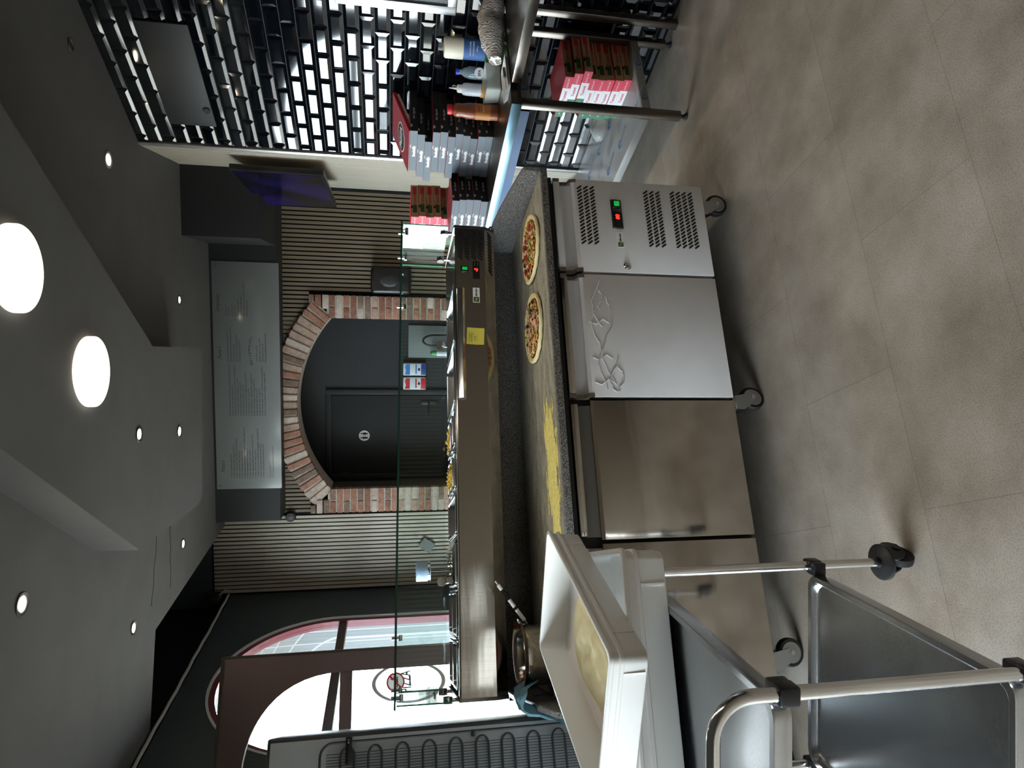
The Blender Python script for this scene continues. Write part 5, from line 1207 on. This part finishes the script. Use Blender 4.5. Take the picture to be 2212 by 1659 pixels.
mb = MB(); mb.cyl(LP + Vector((0, 0, .02)), LP + Vector((0, 0, 1.17)), .008, 'plastic_black'); build('pole', mb, t, True)
mb = MB(); mb.lathe([(.085, 1.145), (.088, 1.15), (.088, 1.268), (.084, 1.276), (.001, 1.277)], 'lamp_shade', LP, 30); build('lamp_shade', mb, t, True)
mb = MB(); mb.lathe([(.0885, 1.150), (.0895, 1.153), (.0885, 1.172)], 'chrome', LP, 30); build('shade_band', mb, t, True)
t = thing('splash_panel', BWM @ Vector((1.42, ND + .03, 1.0)), 'plain grey splash panel behind a black tap in the niche', 'panel')
mb = bw(MB()); mb.box(1.275, 1.61, ND + .002, ND + .02, .93, 1.335, 'grey_panel', .002); build('sheet', mb, t, True)
t = thing('hand_basin', BWM @ Vector((1.44, ND + .2, .75)), 'small basin with curved black tap in the niche', 'basin')
mb = bw(MB()); mb.box(1.28, 1.60, ND + .02, ND + .32, .80, .93, 'plastic_black', .02); mb.box(1.40, 1.48, ND + .06, ND + .2, 0, .80, 'plastic_black', .01); build('bowl', mb, t, True)
mb = bw(MB()); pts = [(1.37, ND + .10, .93), (1.37, ND + .10, 1.08)]
for i in range(1, 11):
    a = PI * i / 10; pts.append((1.37 + .055 * (1 - math.cos(a)), ND + .12, 1.08 + .11 * math.sin(a)))
pts.append((1.48, ND + .12, 1.055)); mb.tube(pts, .010, 'plastic_black', 10); build('tap', mb, t, True)
t = thing('soap_bottle', BWM @ Vector((1.555, ND + .1, .93)), 'green and white soap bottle beside the black tap', 'bottle')
mb = MB(); LPs = BWM @ Vector((1.555, ND + .1, .93)); mb.lathe([(.001, 0), (.03, 0), (.03, .12), (.001, .12)], 'disp_white', LPs); build('bottle_body', mb, t, True)
mb = MB(); mb.lathe([(.001, .12), (.03, .12), (.026, .17), (.012, .185), (.001, .185)], 'soap_green', LPs); build('cap', mb, t, True)
for s0, c1, c2, nm in ((1.665, 'disp_blue', 'disp_navy', 'blue'), (1.812, 'disp_red', 'disp_red', 'red')):
    t = thing('soap_dispenser', BWM @ Vector((s0 + .06, ND, 1.15)), 'white wall dispenser with %s label and %s drawer in the niche' % (nm, nm), 'dispenser')
    mb = bw(MB()); mb.box(s0, s0 + .128, ND, ND + .07, 1.152, 1.388, 'disp_white', .012); build('housing', mb, t, True)
    mb = bw(MB()); mb.box(s0 + .008, s0 + .118, ND + .069, ND + .073, 1.155, 1.205, c2, .004); build('drawer', mb, t, True)
    mb = MB(); mb.prism([(0, 0), (.108, 0), (.108, .035), (.08, .052), (.04, .040), (0, .052)], .0, .0015, c1, face_to(BWM @ Vector((s0 + .118, ND + .0705, 1.318)), BR, (0, 0, 1))); build('label', mb, t, True)
    mb = bw(MB()); mb.box(s0 + .012, s0 + .108, ND + .07, ND + .0725, 1.248, 1.262, c1); build('stripe', mb, t, True); mb = bw(MB()); mb.box(s0 + .05, s0 + .076, ND + .07, ND + .0725, 1.214, 1.236, 'plastic_dark'); build('view_window', mb, t, True)

# cable and little boxes along the window wall
mb = MB(); mb.M = LWM; mb.tube([(.02, .012, 3.03)] + [(.02 + 2.9 * i / 20, .012 + .004 * math.sin(i), 3.028 - .004 * (i % 2)) for i in range(1, 21)], .012, 'cable_white', 8)
tag(build('wall_cable', mb), 'long white cable run along the top of the dark window wall', 'cable')
t = thing('junction_box', LWM @ Vector((.10, .03, 3.14)), 'small grey junction box at the corner above the slats', 'junction box')
mb = MB(); mb.M = LWM; mb.box(.03, .19, .0, .06, 3.08, 3.20, 'plastic_dark', .008); build('housing', mb, t, True)
mb = MB(); mb.M = LWM; mb.tube([(.12, .05, 3.1), (.11, .10, 3.04), (.10, .09, 2.99), (.04, .04, 3.02)], .006, 'cable_white', 6); build('lead', mb, t, True)
t = thing('junction_box', LWM @ Vector((2.86, .04, 3.0)), 'dark round junction box where the wall cables meet near the window leaf', 'junction box')
mb = MB(); mb.M = LWM; mb.blob((2.86, .03, 3.03), .05, .04, .05, 'plastic_dark', None, 2); build('housing', mb, t, True)
mb = MB(); mb.M = LWM; mb.tube([(2.86, .02, 3.0), (2.875, .016, 2.8), (2.88, .016, 2.4)], .010, 'cable_white', 8); build('lead', mb, t, True)

# ------------------------------------------------------------------ ceiling lights
CLG = 'round ceiling panel lights'
def panel(x, y, label):
    t = thing('ceiling_panel_light', (x, y, AZ), label, 'ceiling light', CLG)
    mb = MB(); mb.lathe([(.150, 0), (.158, -.004), (.158, -.030), (.150, -.032), (.138, -.031), (.138, -.028)], 'lamp_rim', seg=48); build('rim', mb, t)
    mb = MB(); mb.lathe([(.001, -.0285), (.139, -.0285), (.139, -.027), (.001, -.027)], 'lamp_panel', seg=48); build('diffuser', mb, t)
panel(-.627, .757, 'round glowing ceiling panel light, the one farther from the tiled wall'); panel(-.474, .068, 'round glowing ceiling panel light cut by the top edge of the view')
for k in (1, 2, 3): panel(-.474 + .153 * k, .068 - .69 * k, 'unseen ceiling panel light added behind the viewpoint to light the floor')  # extra lamps out of view, added to brighten the floor
def spot(x, y, z, label, r=.042, on=True, ring='lamp_ring_dark', energy=9, col=(1, .86, .66)):
    t = thing('downlight', (x, y, z), label, 'downlight', 'recessed downlights')
    mb = MB(); mb.lathe([(r, 0), (r * 1.04, -.003), (r * .98, -.006), (r * .72, -.004), (r * .66, .0)], ring, seg=28); build('ring', mb, t)
    mb = MB(); mb.lathe([(.001, -.002), (r * .62, -.002), (r * .62, -.0005), (.001, -.0005)], 'lamp_spot' if on else 'plastic_dark', seg=20); build('bulb', mb, t)
    if on:
        l = bpy.data.lights.new('downlight_beam', 'SPOT'); l.energy = energy; l.spot_size = 1.6; l.spot_blend = .8; l.shadow_soft_size = .03; l.color = col
        o = bpy.data.objects.new('downlight_beam', l); COL.objects.link(o); o.parent = t; o.location = (0, 0, -.012)
spot(-.749, 1.439, AZ, 'small lit downlight in the dropped ceiling, nearer of the pair before the menu board'); spot(-.570, 2.104, AZ, 'small lit downlight in the dropped ceiling, nearest the menu board')
spot(-1.18, 3.172, CZ, 'small lit downlight by the crack over the daylit slats'); spot(-1.749, 2.332, CZ, 'lit downlight near the ceiling edge by the window wall'); spot(-1.604, .97, CZ, 'lit downlight in the high ceiling left of the dropped part', .05)
spot(.524, 2.493, CZ, 'warm glaring downlight right of the dropped ceiling', .036, True, 'plastic_black'); spot(.725, 1.105, CZ, 'lit downlight with grey ring by the top of the tiled wall', .045, True, 'lamp_ring_light'); spot(.983, .56, CZ, 'unlit downlight over the tiled wall', .03, False)
# hairline cracks and board joints in the high ceiling
mb = MB()
for a, b in (((-1.02, 2.55), (-1.62, 2.62)), ((-1.02, 2.80), (-1.50, 2.98))):
    a, b = Vector((*a, CZ - .0006)), Vector((*b, CZ - .0006)); pts = [a.lerp(b, i / 14) + Vector((.006 * math.sin(i * 2.1), .008 * math.sin(i * 1.3), 0)) for i in range(15)]
    mb.tube(pts, .0018, 'slot_black', 5)
struct('trim_4', mb)
